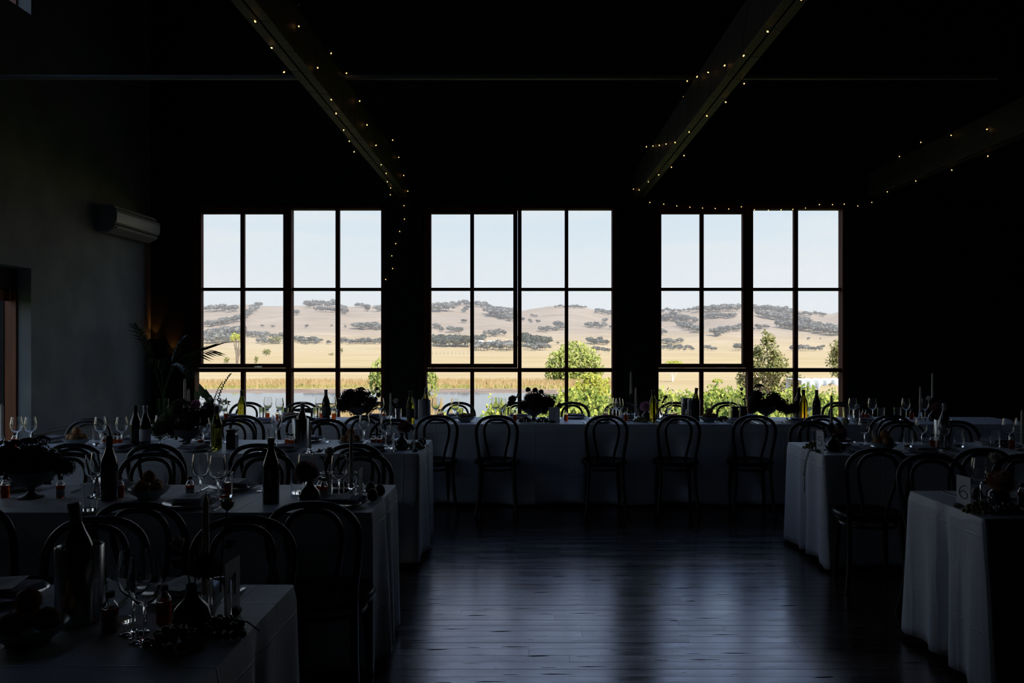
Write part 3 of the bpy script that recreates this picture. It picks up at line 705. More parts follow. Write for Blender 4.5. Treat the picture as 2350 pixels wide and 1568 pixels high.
def b_bloom(kind, m, name='bloom'):      # unit-radius bloom mesh
    mm = M(); rr = random.Random(hash(kind) % 97 if False else len(kind))
    if kind == 'dahlia':
        n = 0
        for lay in range(11):
            th = radians(8 + lay * 10.5); cnt = max(5, int(20 * sin(th)))
            for i in range(cnt):
                a = 2 * pi * (i + .5 * (lay % 2)) / cnt + rr.uniform(-.05, .05)
                d = Vector((sin(th) * cos(a), sin(th) * sin(a), cos(th))); up = Vector((0, 0, 1)) if th > .3 else Vector((1, 0, 0))
                mm.leaf(d * .32, d, up, .68 * rr.uniform(.9, 1.05), .27, -.10)
        mm.ball((0, 0, 0), .45, 8, 6)
    elif kind == 'hydrangea':
        n = 150
        for i in range(n):
            z = 1 - 2 * (i + .5) / n * .86; a = i * 2.39996; q = sqrt(max(0, 1 - z * z)); k = rr.uniform(.84, 1.10)
            d = Vector((q * cos(a), q * sin(a), z)); t1 = d.orthogonal().normalized(); t2 = d.cross(t1); w = rr.uniform(0, 6)
            e1 = t1 * cos(w) + t2 * sin(w); e2 = d.cross(e1)
            for dd in (e1, e2, -e1, -e2): mm.leaf(d * k, (dd + d * .45), d, .18, .14, .1)
        mm.ball((0, 0, 0), .80, 12, 8)
    elif kind == 'rose':
        for lay in range(6):
            th = radians(12 + lay * 16); cnt = 3 + lay
            for i in range(cnt):
                a = 2 * pi * i / cnt + lay * .7; d = Vector((sin(th) * cos(a), sin(th) * sin(a), cos(th)))
                mm.leaf(d * .15 - Vector((0, 0, .35)), d * .7 + Vector((0, 0, .6)), Vector((cos(a), sin(a), 0)), 1.0, .8, .22)
        mm.ball((0, 0, -.1), .5, 8, 6, (1, 1, 1.1))
    elif kind == 'lacy':
        for i in range(60):
            a = i * 2.4; q = sqrt(i / 60); z = .45 * (1 - q * q) + rr.uniform(-.05, .08)
            mm.ball((q * cos(a), q * sin(a), z), rr.uniform(.09, .15), 5, 4)
            if i % 3 == 0: mm.tube([(0, 0, -.5), (q * cos(a) * .6, q * sin(a) * .6, -.1), (q * cos(a), q * sin(a), z)], .018, 3)
    elif kind == 'leaf':
        for i in range(5):
            a = i * 1.26; mm.leaf((0, 0, 0), (cos(a) * .8, sin(a) * .8, .5), (0, 0, 1), 1.0, .5, .15)
    elif kind == 'bigleaf': mm.leaf((0, 0, -1), (0, .1, 1), (0, 1, .1), 2.0, 1.1, .12)
    elif kind == 'spike':
        pts = [(0, 0, -1), (.03, 0, -.4), (.12, 0, .2), (.28, 0, .7), (.40, 0, 1.0)]; mm.tube(pts, .02, 5)
        for i in range(22):
            u = i / 22 * 4 * .98; k = min(int(u), 3); p = Vector(pts[k]).lerp(Vector(pts[k + 1]), u - k); s_ = 1 if i % 2 else -1
            mm.leaf(p, (s_ * .5, .1, .9), (0, 1, 0), .20 * (1 - .5 * i / 22), .10, .15)
    return mm.mesh(name, m)
BLOOMS = {}
def bloom_mesh(kind, m):
    if (kind, m.name) not in BLOOMS: BLOOMS[kind, m.name] = b_bloom(kind, m)
    return BLOOMS[kind, m.name]
BUILD = dict(chair=b_chair, glass=b_glass, tumbler=b_tumbler, bottle=b_bottle, small=b_small, cooler=b_cooler, plate=b_plate, napkin=b_napkin, menu=b_menu,
             fork=b_fork, knife=b_knife, candle=b_candle, holder=b_holder, jar=b_jar, fruit=b_fruit, bowl=b_bowl, grapes=b_grapes)

# ------------------------------------------------------------------ tables, cloths and chairs
ZTOP = .758
TB = {  # x0, x1, y0, y1, aisle end, name in labels
    'H': (-3.45, 4.75, 7.66, 8.42, None, 'window table'),
    'L1': (-3.95, -.70, 5.60, 6.42, 'x1', 'rear door-side table'),
    'L2': (-3.3, -.664, 3.64, 4.37, 'x1', 'middle door-side table'),
    'L3': (-2.6, -.70, 1.80, 2.557, 'x1', 'front door-side table'),
    'R1': (2.0, 5.3, 5.52, 6.27, 'x0', 'rear table opposite the door'),
    'R2': (1.95, 4.6, 3.51, 4.19, 'x0', 'card 6 table')}
CH = []   # table, side, px, Y of back top, rz jitter
for px in (552, 683, 832, 988, 1139, 1393, 1563, 1740, 1890, 2048): CH.append(('H', 'n', px, 7.19, 0))
for px in (570, 695, 868, 1050, 1190, 1312, 1425, 1549, 1668, 1925): CH.append(('H', 'f', px, 8.85, 0))
for px in (205, 380, 537, 749, 910): CH.append(('L1', 'f', px, 6.84, 0))
for px in (160, 356, 590, 815): CH.append(('L1', 'n', px, 5.13, 0))
for px in (163, 357, 608, 825): CH.append(('L2', 'f', px, 4.74, 0))
for px in (-90, 310, 711): CH.append(('L2', 'n', px, 3.24, 0))
for px in (232, 567): CH.append(('L3', 'f', px, 2.98, 0))
for px in (1862, 2065, 2190): CH.append(('R1', 'f', px, 6.69, 0))
for px in (2035, 2262): CH.append(('R1', 'n', px, 4.90, 0))
for px in (2122, 2345): CH.append(('R2', 'f', px, 4.65, 0))
chairs = []
JIT = {988: .22, 1740: -.10, 1563: -.06, 2035: -.15, 2122: -.1, 910: .1}
for tb, side, px, Yt, _ in CH:
    X = (px - CX) * Yt / F; j = JIT.get(px, R.uniform(-.05, .05))
    y = Yt + .268 if side == 'n' else Yt - .268
    chairs.append((tb, side, X, y, j, px))
def cloth(key):
    x0, x1, y0, y1, end, nm = TB[key]
    rr = random.Random(len(key) + int(abs(x0) * 10)); rad = .018
    per = []
    def seg(xa, ya, xb, yb, nx, ny):
        L = math.hypot(xb - xa, yb - ya); n = max(4, int(L / .032))
        for i in range(n): u = i / n; per.append((xa + (xb - xa) * u, ya + (yb - ya) * u, nx, ny, u * L, L))
    def cor(cx_, cy_, a0):
        for i in range(5): a = a0 + pi / 2 * i / 5; per.append((cx_ + rad * cos(a), cy_ + rad * sin(a), cos(a), sin(a), 0, 0))
    seg(x0 + rad, y0, x1 - rad, y0, 0, -1); cor(x1 - rad, y0 + rad, -pi / 2)
    seg(x1, y0 + rad, x1, y1 - rad, 1, 0); cor(x1 - rad, y1 - rad, 0)
    seg(x1 - rad, y1, x0 + rad, y1, 0, 1); cor(x0 + rad, y1 - rad, pi / 2)
    seg(x0, y1 - rad, x0, y0 + rad, -1, 0); cor(x0 + rad, y0 + rad, pi)
    P = len(per); rows = 18; v = []; f = []
    ph = [rr.uniform(0, 6) for _ in range(6)]
    cl = [c for c in chairs if c[0] == key]
    for k in range(rows + 1):
        t = k / rows
        for (x, y, nx, ny, u, L) in per:
            if k == 0: v.append((x - nx * .004, y - ny * .004, ZTOP)); continue
            z = ZTOP - .004 - (ZTOP - .03) * t
            short = abs(nx) > .5 and L > 0
            w = (x if abs(ny) > .5 else y)
            fold = sin(w * 7.3 + ph[0]) * .5 + sin(w * 15.1 + ph[1] + t * .6) * .35 + sin(w * 31 + ph[2]) * .18
            amp = (.018 if not short else .024) * t ** .8
            dc = min(math.hypot(x - a, y - b) for a in (x0, x1) for b in (y0, y1))
            corner = exp(-(dc / .075) ** 2) * .075 * t + exp(-((dc - .16) / .05) ** 2) * -.030 * t
            mid = 0
            if short:
                s_ = (u - L * .52); mid = -.06 * t ** .6 * exp(-(s_ / .03) ** 2) + .030 * t * exp(-((abs(s_) - .085) / .05) ** 2)
            offy = .004 + .035 * t + fold * amp + corner * .6; offx = .004 - .008 * t + fold * amp * (1 if short else .4) + corner * .25 + mid
            xx, yy = x + nx * offx, y + ny * offy
            z += .010 * sin(w * 6 + ph[3]) * t + (.010 * t if short else 0)
            if abs(ny) > .5 and z < .66:        # seats pushed in under the cloth edge
                for c in cl:
                    dx = xx - c[2]
                    if (c[1] == 'n') == (ny < 0) and abs(dx) < .30:
                        reach = sqrt(max(0, .225 ** 2 - min(abs(dx), .225) ** 2)); lim = c[3] + reach + .004 if c[1] == 'n' else c[3] - reach - .004
                        kf = 1 if z < .55 else (.66 - z) / .11
                        if c[1] == 'n' and yy < lim: yy += (lim - yy) * kf
                        if c[1] == 'f' and yy > lim: yy += (lim - yy) * kf
            v.append((xx, yy, z))
        if k:
            for i in range(P): j = (i + 1) % P; f.append(((k - 1) * P + i, k * P + i, k * P + j, (k - 1) * P + j))
    # top: fan grid
    v2 = [(x, y, z) for x, y, z in v]; last = 0
    for ins in (.012, .05):
        b0 = len(v2)
        for (x, y, nx, ny, u, L) in per: v2.append((min(max(x, x0 + ins), x1 - ins), min(max(y, y0 + ins), y1 - ins), ZTOP))
        for i in range(P): j = (i + 1) % P; f.append((b0 + i, last + i, last + j, b0 + j))
        last = b0
    f.append(tuple(range(last, last + P)))
    m = M(); m.v = v2; m.f = f
    o = m.obj('tablecloth', clothm)
    md = o.modifiers.new('thickness', 'SOLIDIFY'); md.thickness = .0015; md.offset = -1
    return o
LABC = {'H': 'long white tablecloth on the table under the windows', 'L1': 'white tablecloth with a folded corner on the rear door-side table',
        'L2': 'white tablecloth falling to the floor on the middle door-side table', 'L3': 'white tablecloth on the front door-side table, darkest of the cloths',
        'R1': 'white tablecloth on the rear table opposite the door, ribbon hanging down its end', 'R2': 'white tablecloth on the table with card 6, creased at its end'}
for key in TB:
    tag(cloth(key), LABC[key], 'tablecloth', 'white tablecloths')
    x0, x1, y0, y1, end, nm = TB[key]
    t = empty('trestle_table', ((x0 + x1) / 2, (y0 + y1) / 2, 0)); tag(t, f'long timber trestle table hidden under the white cloth of the {nm}', 'table', 'trestle tables')
    hx, hy = (x1 - x0) / 2 - .006, (y1 - y0) / 2 - .006
    M().bbox(-hx, hx, -hy, hy, .715, .752, .004).obj('tabletop', treewood, t, smooth=False)
    for sx in (-1, 1):
        for sy in (-1, 1): M().bbox(sx * (hx - .3) - .025, sx * (hx - .3) + .025, sy * (hy - .16) - .025, sy * (hy - .16) + .025, 0, .715, .003).obj('leg', treewood, t, smooth=False)
ORD = ['first', 'second', 'third', 'fourth', 'fifth', 'sixth', 'seventh', 'eighth', 'ninth', 'tenth', 'eleventh', 'twelfth', 'thirteenth', 'fourteenth', 'fifteenth', 'sixteenth', 'seventeenth', 'eighteenth', 'nineteenth', 'twentieth'] + ['twenty-' + q for q in ('first', 'second', 'third', 'fourth', 'fifth', 'sixth', 'seventh', 'eighth', 'ninth')] + ['thirtieth'] + ['thirty-' + q for q in ('first', 'second', 'third', 'fourth', 'fifth', 'sixth', 'seventh', 'eighth', 'ninth')] + ['fortieth']
for key in TB:
    for side in 'nf':
        cs = [c for c in chairs if c[0] == key and c[1] == side]
        cs.sort(key=lambda c: c[5] if key in ('H', 'R1', 'R2') else -c[5])
        for i, (tb, sd, X, Y, j, px) in enumerate(cs):
            c = make('chair', (X, Y, 0), j + (0 if side == 'n' else pi))
            sdn = ('room side' if side == 'n' else 'window side')
            ref = 'door end' if key == 'H' else 'aisle end'
            tag(c, f'black bentwood chair, {ORD[i]} from {ref}, {sdn} of {TB[key][5]}', 'chair', f'bentwood chairs at the {TB[key][5]}')

# ------------------------------------------------------------------ things on the tables
USED = {k: [] for k in TB}
ITEMS = []     # (object, description, kind key, table, angle, category)
def table_of(Y, X):
    for k, (x0, x1, y0, y1, e, n) in TB.items():
        if y0 - .1 < Y < y1 + .1 and x0 - .1 < X < x1 + .1: return k
def settle(tb, px, Y, r, fixed=False):
    """keep the bearing from the room's middle axis, slide in depth until the spot on the cloth is free"""
    x0, x1, y0, y1, e, n = TB[tb]
    lo, hi = y0 + r + .01, y1 - r - .01
    best = None
    for k, dp, s_ in [(k, 0, q) for k in range(28) for q in (1, -1)] + [(k, d, q) for d in (4, -4, 8, -8, 13, -13, 19, -19, 26, -26) for k in range(28) for q in (1, -1)]:
        if True:
            yy = min(max(Y + s_ * k * .012, lo), hi); X = (px + dp - CX) * yy / F
            if all(math.hypot(X - a, yy - b) > r + q for a, b, q in USED[tb]) and x0 + r < X < x1 - r: USED[tb].append((X, yy, r)); return X, yy
    X = (px - CX) * min(max(Y, lo), hi) / F; USED[tb].append((X, Y, r)); return X, min(max(Y, lo), hi)
def put(kind, tb, px, Y, desc, cat, r=.035, var=None, rz=0, key=None, z=ZTOP, spot=None):
    X, yy = spot if spot else settle(tb, px, Y, r)
    o = make(kind, (X, yy, z + .0005), rz, var)
    ITEMS.append((o, desc, key or (kind, desc), tb, px, cat)); return o, X, yy
TS = {'H': (8.15, 7.9), 'L1': (6.12, 5.85), 'L2': (4.1, 3.85), 'L3': (2.3, 2.05), 'R1': (6.0, 5.75), 'R2': (3.95, 3.75)}
GP = 'clear stemmed wine glass'
def at_base(py): return F * (H - ZTOP) / (py - CY)
def at_top(py, h): return F * (H - ZTOP - h) / (py - CY)
# big pieces first: coolers, bowls, arrangements reserve their spots
def cooler(tb, px, Y, v, desc, bottle=None, bdesc=None, tilt=0):
    o, X, yy = put('cooler', tb, px, Y, desc, 'wine cooler', .064, v)
    if bottle:
        b = make('bottle', (X + .008, yy, ZTOP + .014), 0, bottle); b.rotation_euler = (0, tilt, 0)
        b.location.x -= sin(tilt) * .10
        ITEMS.append((b, bdesc, ('bottle', bdesc), tb, px, 'wine bottle'))
cooler('H', 959, 8.2, 'd', 'dark wine cooler standing empty behind a grey one')
cooler('H', 974, 8.0, 'g', 'pale grey cylindrical wine cooler', ('rose', 's', 'n'), 'rose wine bottle with grey foil standing in the grey cooler', .05)
cooler('H', 1592, 8.02, 'd', 'dark grey cylindrical wine cooler', ('green', 'k', 'n'), 'white wine bottle leaning in the dark cooler', .10)
cooler('H', 1577, 8.24, 'd', 'dark wine cooler behind the one with a leaning bottle')
cooler('L1', 689, 5.98, 's', 'polished steel wine cooler', ('dark', 's', 'n'), 'dark wine bottle with grey foil in the steel cooler', .05)
cooler('R1', 2165, 5.9, 's', 'ridged steel wine cooler', ('dark', 'w', 'n'), 'dark wine bottle with pale foil in the steel cooler', 0)
cooler('L3', 183, 2.22, 's', 'large dark polished steel wine cooler', ('dark', 's', 'n'), 'dark wine bottle tilted in the steel cooler', -.12)
def sp3(px, py, Y): s = F / Y; return Vector(((px - CX) / s, 0, H - (py - CY) / s))
def arrangement(tb, px, Y, label, blooms, bowl='foot', name='flower_arrangement', bm=None, r=.085, depth=.05, cat='flower arrangement'):
    """blooms: (kind, material, px, py, radius in px) standing over the vessel"""
    X, yy = settle(tb, px, Y, r); s = F / yy
    root = empty(name, (X, yy, ZTOP + .0005)); rr = random.Random(int(px))
    if bowl == 'foot': prof = [(0, 0), (.055, 0), (.058, .006), (.03, .014), (.016, .03), (.018, .045), (.05, .06), (.085, .085), (.1, .12), (.102, .128), (.096, .125), (.08, .092), (.04, .066), (0, .062)]; zt = .12
    elif bowl == 'vase': prof = [(0, 0), (.032, 0), (.045, .012), (.05, .035), (.042, .06), (.02, .082), (.013, .10), (.015, .118), (.012, .118), (.010, .1), (.0, .095)]; zt = .11
    else: prof = [(0, 0), (.028, 0), (.03, .003), (.030, .10), (.0305, .112), (.0285, .112), (.028, .1), (.027, .008), (0, .007)]; zt = .10
    M().lathe(prof, 24).obj('bowl' if bowl == 'foot' else 'vase', bm or (bowlm if bowl == 'foot' else vasem if bowl == 'vase' else glass), root)
    st = M()
    for i, (k, m, bx, by, br) in enumerate(blooms):
        R_ = br / s; dy = rr.uniform(-depth, depth) if bowl == 'foot' else rr.uniform(-.01, .01)
        q = sp3(bx, by, yy + dy); p = Vector((q.x - X, dy, max(q.z - ZTOP, R_ * .5 + .01)))
        o = link('leaf' if k in ('leaf', 'bigleaf', 'spike') else 'bloom', bloom_mesh(k, m), root)
        o.location = p; o.scale = (R_, R_, R_)
        d = Vector((p.x, p.y, (p.z - zt) + .06)); d = Vector((0, -.35, 0)) + d.normalized()
        if k == 'lacy': d = Vector((p.x * .6, -.03, .3))
        if k in ('spike', 'bigleaf'):
            o.rotation_euler = (0, (p.x * 2.5) if k == 'bigleaf' else .25, rr.uniform(-.3, .3))
        else: o.rotation_euler = d.to_track_quat('Z', 'Y').to_euler()
        if not (bowl == 'foot' and p.length < .12):
            st.tube([(0, 0, zt - .02), (p.x * .4, p.y * .4, zt + (p.z - zt) * .6), tuple(p * .98 + Vector((0, 0, -.3 * R_)))], .0022, 5)
        if bowl != 'foot' and k in ('rose', 'dahlia') and p.z > zt + .06:
            for e in (.45, .7): st.leaf((p.x * e, p.y * e, zt + (p.z - zt) * e), (rr.uniform(-1, 1), rr.uniform(-.4, .4), .5), (0, -1, .4), .045, .026)
    if st.v: st.obj('stems', stemm, root)
    tag(root, label, cat); return root
hy, da, ro, la, lf, bl, spk = 'hydrangea', 'dahlia', 'rose', 'lacy', 'leaf', 'bigleaf', 'spike'
arrangement('H', 822, 8.1, 'round dark flower arrangement in a bowl before the first window', [
    (hy, dark_bloom, 800, 915, 21), (hy, maroon, 825, 912, 21), (hy, dark_bloom, 850, 926, 17), (hy, dark_bloom, 788, 932, 15), (hy, maroon, 815, 935, 19), (hy, dark_bloom, 843, 938, 13),
    (la, dark_bloom, 829, 894, 9), (la, maroon, 803, 898, 9), (la, dark_bloom, 842, 906, 9), (da, maroon, 865, 893, 5), (da, maroon, 868, 907, 6.5), (da, maroon, 862, 916, 5), (da, maroon, 848, 902, 4),
    (da, dark_bloom, 779, 922, 8), (lf, leafm, 778, 940, 10), (lf, leafm, 860, 938, 9), (lf, leafm, 790, 912, 10)])
arrangement('H', 1225, 7.98, 'dark burgundy flower arrangement in a footed bowl behind card 1', [
    (da, maroon, 1177, 918, 12), (da, maroon, 1172, 926, 9), (da, maroon, 1212, 896, 8), (da, maroon, 1228, 897, 8), (da, maroon, 1242, 900, 7), (hy, dark_bloom, 1232, 922, 24), (hy, maroon, 1202, 932, 13),
    (hy, dark_bloom, 1258, 926, 18), (hy, dark_bloom, 1248, 942, 10), (ro, maroon, 1283, 932, 10), (lf, leafm, 1274, 940, 10), (hy, dark_bloom, 1215, 915, 13), (lf, leafm, 1190, 912, 12), (lf, leafm, 1270, 915, 10), (hy, dark_bloom, 1222, 940, 12)])
arrangement('H', 1758, 8.1, 'sprawling dark flower arrangement before the third window', [
    (la, dark_bloom, 1742, 888, 11), (hy, dark_bloom, 1738, 908, 15), (hy, maroon, 1734, 926, 16), (hy, dark_bloom, 1756, 930, 18), (hy, dark_bloom, 1776, 918, 19), (hy, maroon, 1792, 931, 17), (hy, dark_bloom, 1806, 940, 13),
    (hy, dark_bloom, 1822, 937, 13), (da, maroon, 1828, 926, 8), (hy, dark_bloom, 1730, 940, 10), (lf, leafm, 1752, 908, 10), (lf, leafm, 1805, 920, 10), (lf, leafm, 1722, 915, 9)])
arrangement('L1', 432, 6.0, 'large flower arrangement of green hydrangeas and maroon blooms in a bowl', [
    (hy, mossm, 368, 985, 21), (hy, mossm, 388, 962, 20), (hy, mossm, 402, 943, 17), (hy, mossm, 398, 988, 18), (la, mossm, 412, 925, 17), (la, mossm, 430, 930, 14), (hy, maroon, 432, 965, 26), (hy, dark_bloom, 462, 960, 24),
    (da, maroon, 478, 948, 14), (da, pinkm, 449, 930, 14), (hy, dark_bloom, 420, 985, 20), (lf, leafm, 372, 1005, 16), (lf, leafm, 488, 975, 16), (lf, leafm, 385, 940, 14)])
arrangement('H', 486, 8.1, 'leafy arrangement with tall spikes and broad dark leaves before the first window', [
    (bl, leafm, 462, 898, 18), (bl, leafm, 474, 908, 16), (bl, leafm, 451, 908, 15), (bl, leafm, 484, 920, 14), (spk, leafm, 508, 887, 34), (spk, leafm, 497, 897, 24), (ro, creamm, 482, 916, 6), (lf, leafm, 505, 925, 13), (lf, leafm, 518, 925, 13), (hy, dark_bloom, 478, 935, 15), (hy, maroon, 495, 940, 12)])
arrangement('L2', 72, 4.0, 'large near-black flower arrangement in a pedestal bowl', [
    (hy, dark_bloom, 20, 1055, 40), (hy, dark_bloom, 78, 1050, 36), (hy, maroon, 120, 1064, 28), (hy, dark_bloom, 150, 1072, 20), (la, dark_bloom, 60, 1018, 22), (la, maroon, 95, 1012, 20), (hy, maroon, 45, 1085, 26), (hy, dark_bloom, 100, 1088, 22),
    (lf, leafm, 5, 1020, 25), (lf, leafm, 135, 1040, 20), (la, dark_bloom, 30, 1022, 20)], r=.1)
BVL = [
    ('H', 914, 8.1, 'clear', None, 'white rose leaning in a clear bud vase before the pier', [(ro, creamm, 908, 921, 8), (lf, leafm, 914, 932, 8)]),
    ('H', 1484, 8.05, 'vase', None, 'pink dahlia in a dark bud vase beside the green bottle', [(da, pinkm, 1481, 935, 15)]),
    ('H', 1514, 8.15, 'clear', None, 'nodding dark bud on a leafy stem in a clear vase', [(ro, dark_bloom, 1528, 912, 6), (lf, leafm, 1512, 922, 9), (lf, leafm, 1518, 915, 7)]),
    ('H', 1705, 8.15, 'clear', None, 'tall white bud on a thin stem in a clear vase', [(ro, creamm, 1702, 894, 6), (lf, leafm, 1709, 925, 7), (lf, leafm, 1698, 902, 4)]),
    ('H', 1966, 8.0, 'clear', None, 'cream rose in a clear vase beyond the third window', [(ro, creamm, 1967, 934, 9)]),
    ('H', 2142, 8.0, 'vase', None, 'dusky pink dahlia with a cream rose in a dark vase', [(da, redm, 2146, 937, 16), (ro, creamm, 2131, 915, 8), (lf, leafm, 2156, 915, 7)]),
    ('L1', 922, 5.8, 'vase', None, 'dusky red dahlia in a dark bud vase near the cloth corner', [(da, redm, 928, 982, 18), (lf, leafm, 895, 970, 11)]),
    ('R1', 1912, 5.72, 'vase', None, 'cream rose and dark dahlia in a black vase behind grapes', [(ro, creamm, 1939, 969, 14), (da, redm, 1926, 1000, 22), (lf, leafm, 1893, 985, 12)]),
    ('L2', 711, 3.85, 'vase', None, 'large dusky brown dahlia in a dark bud vase', [(da, redm, 703, 1088, 33)]),
    ('L2', 749, 4.05, 'clear', None, 'pale closed rose with dark leaves in a tall clear vase', [(ro, creamm, 756, 1038, 15), (lf, leafm, 735, 1040, 16), (lf, leafm, 742, 1055, 14)]),
    ('L3', 440, 2.15, 'vase', None, 'cream rose and pink dahlia in a black vase', [(ro, creamm, 408, 1250, 24), (da, redm, 468, 1302, 38)]),
    ('L3', 505, 2.2, 'clear', None, 'tall pale rose in a clear vase beside the white candle', [(ro, creamm, 522, 1160, 21)]),
    ('R2', 2292, 3.8, 'vase', None, 'large peach dahlia and cream rose in a dark vase', [(da, peachm, 2294, 1108, 35), (ro, creamm, 2283, 1052, 18)])]
for tb, px, Y, k, m, lab, bls in BVL: arrangement(tb, px, Y, lab, bls, bowl=k, r=.045 if k == 'vase' else .03, name='bud_vase', cat='vase')

# place settings in front of every chair
seen_pl = {}
for (tb, side, X, Y, j, px) in chairs:
    x0, x1, y0, y1, e, n = TB[tb]
    yy = y0 + .145 if side == 'n' else y1 - .145
    if not (x0 + .15 < X < x1 - .15) or px < -50: continue
    if any(math.hypot(X - a, yy - b) < .115 + q for a, b, q in USED[tb]):
        ok = False
        for dx in (.06, -.06, .12, -.12, .18, -.18):
            if all(math.hypot(X + dx - a, yy - b) >= .115 + q for a, b, q in USED[tb]) and x0 + .14 < X + dx < x1 - .14: X += dx; ok = True; break
        if not ok: continue
    USED[tb].append((X, yy, .118)); pxx = CX + X * F / yy
    sdn = 'room side' if side == 'n' else 'window side'
    o = make('plate', (X, yy, ZTOP + .0005)); ITEMS.append((o, f'white dinner plate on the {sdn}', ('plate', side), tb, pxx, 'plate'))
    q = make('napkin', (X + .006, yy, ZTOP + .0185), R.choice([.1, 1.45, -.2, .3]), R.choice([1, 2])); ITEMS.append((q, f'folded lilac-grey napkin on a {sdn} plate', ('napkin', side), tb, pxx, 'napkin'))
    if tb in ('L1', 'L2', 'L3') and R.random() < .75:
        q = make('menu', (X, yy, ZTOP + .0185 + .0265), R.uniform(-.3, .3)); ITEMS.append((q, f'small printed menu card on a {sdn} napkin', ('menu', side), tb, pxx, 'card'))
    for kind, dx in (('fork', -.15), ('knife', .15)):
        sx = 1 if side == 'n' else -1; Xc = X + dx * sx
        if x0 + .02 < Xc < x1 - .02 and all(math.hypot(Xc - a, yy - b) > .012 + q_ for a, b, q_ in USED[tb] if q_ < .1 or abs(b - yy) > .02 or abs(a - X) > .2):
            o = make(kind, (Xc, yy, ZTOP + .0008), (0 if side == 'n' else pi) + R.uniform(-.06, .06)); USED[tb].append((Xc, yy, .012)); USED[tb].append((Xc, yy + .06, .01)); USED[tb].append((Xc, yy - .06, .01))
            ITEMS.append((o, f'silver {kind} on the {sdn}', (kind, side), tb, CX + Xc * F / yy, 'cutlery'))

def bottles(tb, lst):
    for px, topy, var, d in lst: put('bottle', tb, px, at_top(topy, .305), d, 'wine bottle', .039, var)
bottles('H', [(555, 896, ('green', 'k', 'n'), 'translucent green wine bottle with black foil'), (748, 896, ('dark', 's', 'd'), 'dark red wine bottle with silver foil and dark label'),
              (942, 898, ('green', 'k', 'd'), 'green wine bottle with dark label before the pier'), (1499, 897, ('green', 'k', 'n'), 'green wine bottle beside the pink dahlia'),
              (1844, 896, ('amber', 'k', 'n'), 'golden wine bottle with black foil'), (1833, 889, ('dark', 'k', 'n'), 'dark brown wine bottle behind the golden one'), (1874, 896, ('dark', 's', 'd'), 'dark wine bottle with silver foil and dark label')])
bottles('L1', [(311, 931, ('olive', 'k', 'n'), 'dark olive wine bottle with black foil'), (333, 931, ('dark', 'w', 'w'), 'dark wine bottle with pale foil and white label'), (497, 931, ('green', 'k', 'n'), 'green wine bottle beside the black jar')])
bottles('L2', [(251, 1001, ('dark', 'k', 'd'), 'dark wine bottle with grey label'), (622, 1005, ('olive', 'k', 'n'), 'olive green wine bottle with black foil')])
for tb, l in {'H': [502, 513, 615, 642, 733, 763, 773, 872, 1000, 1044, 1137, 1153, 1406, 1414, 1421, 1534, 1574, 1684, 1704, 1806, 1820, 1857, 1957, 2002, 2079, 2122],
              'L1': [38, 70, 230, 279, 368, 468, 635, 692, 836, 885], 'L2': [215, 228, 460, 500, 702, 778], 'L3': [308, 332], 'R1': [1983, 2114, 2166, 2314, 2343], 'R2': [2248]}.items():
    for px in l:
        Y = {'H': 8.26 if px in (502, 615, 642, 733, 763, 872, 1000, 1137, 1414, 1534, 1684, 1806) else 8.1, 'L1': at_top(953 if px in (635, 836, 368) else 957, .212), 'L2': at_top({460: 1042, 500: 1051, 702: 1043, 778: 1053}.get(px, 1043), .212),
             'L3': 2.12, 'R1': at_top(960, .212), 'R2': 3.85}[tb]
        put('glass', tb, px, Y, GP, 'wine glass', .037)
for tb, l in {'H': [603, 654, 727, 1055, 1165, 1400, 1432, 1680, 1812, 1863, 1942, 2022, 2060], 'L1': [223, 493, 625, 824, 894], 'L2': [206, 518, 683, 803], 'L3': [276], 'R1': [1876, 1996, 2085, 2202, 2284], 'R2': []}.items():
    for px in l:
        Y = {'L1': {493: 5.8, 894: 5.68}.get(px, 6.1), 'L2': at_top({518: 1093, 803: 1092, 683: 1078, 206: 1112}.get(px, 1095), .12), 'L3': 2.2, 'R1': at_top(988, .12)}.get(tb, 8.12)
        put('tumbler', tb, px, Y, 'clear straight-sided tumbler', 'tumbler', .037)
for tb, l in {'H': [(519, 'n'), (614, 'n'), (637, 'n'), (738, 'n'), (766, 'n'), (881, 'l'), (1008, 'n'), (1014, 'n'), (1182, 'n'), (1299, 'n'), (1390, 'l'), (1436, 'n'), (1542, 'n'), (1550, 'n'), (1982, 'n'), (1989, 'n'), (2092, 'n')],
              'L1': [(33, 'n'), (241, 'l'), (264, 'n'), (274, 'n'), (460, 'l'), (660, 'n'), (668, 'n'), (857, 'l'), (871, 'n')], 'L2': [(12, 'n'), (139, 'l'), (275, 'n'), (436, 'l'), (524, 'n'), (736, 'n'), (743, 'l')],
              'L3': [(253, 'l'), (376, 'n')], 'R1': [(2140, 'n'), (2322, 'n')], 'R2': [(2346, 'l')]}.items():
    for px, v in l:
        Y = {'L1': 5.95, 'L2': 4.0, 'L3': 2.2, 'R1': 5.9, 'R2': 3.8}.get(tb, 8.0 if px in (1182, 1299, 1436) else 8.14)
        put('small', tb, px, Y, 'small orange cordial bottle' + (' with paper label' if v == 'l' else ''), 'bottle', .021, v, key=('small', v == 'l'))
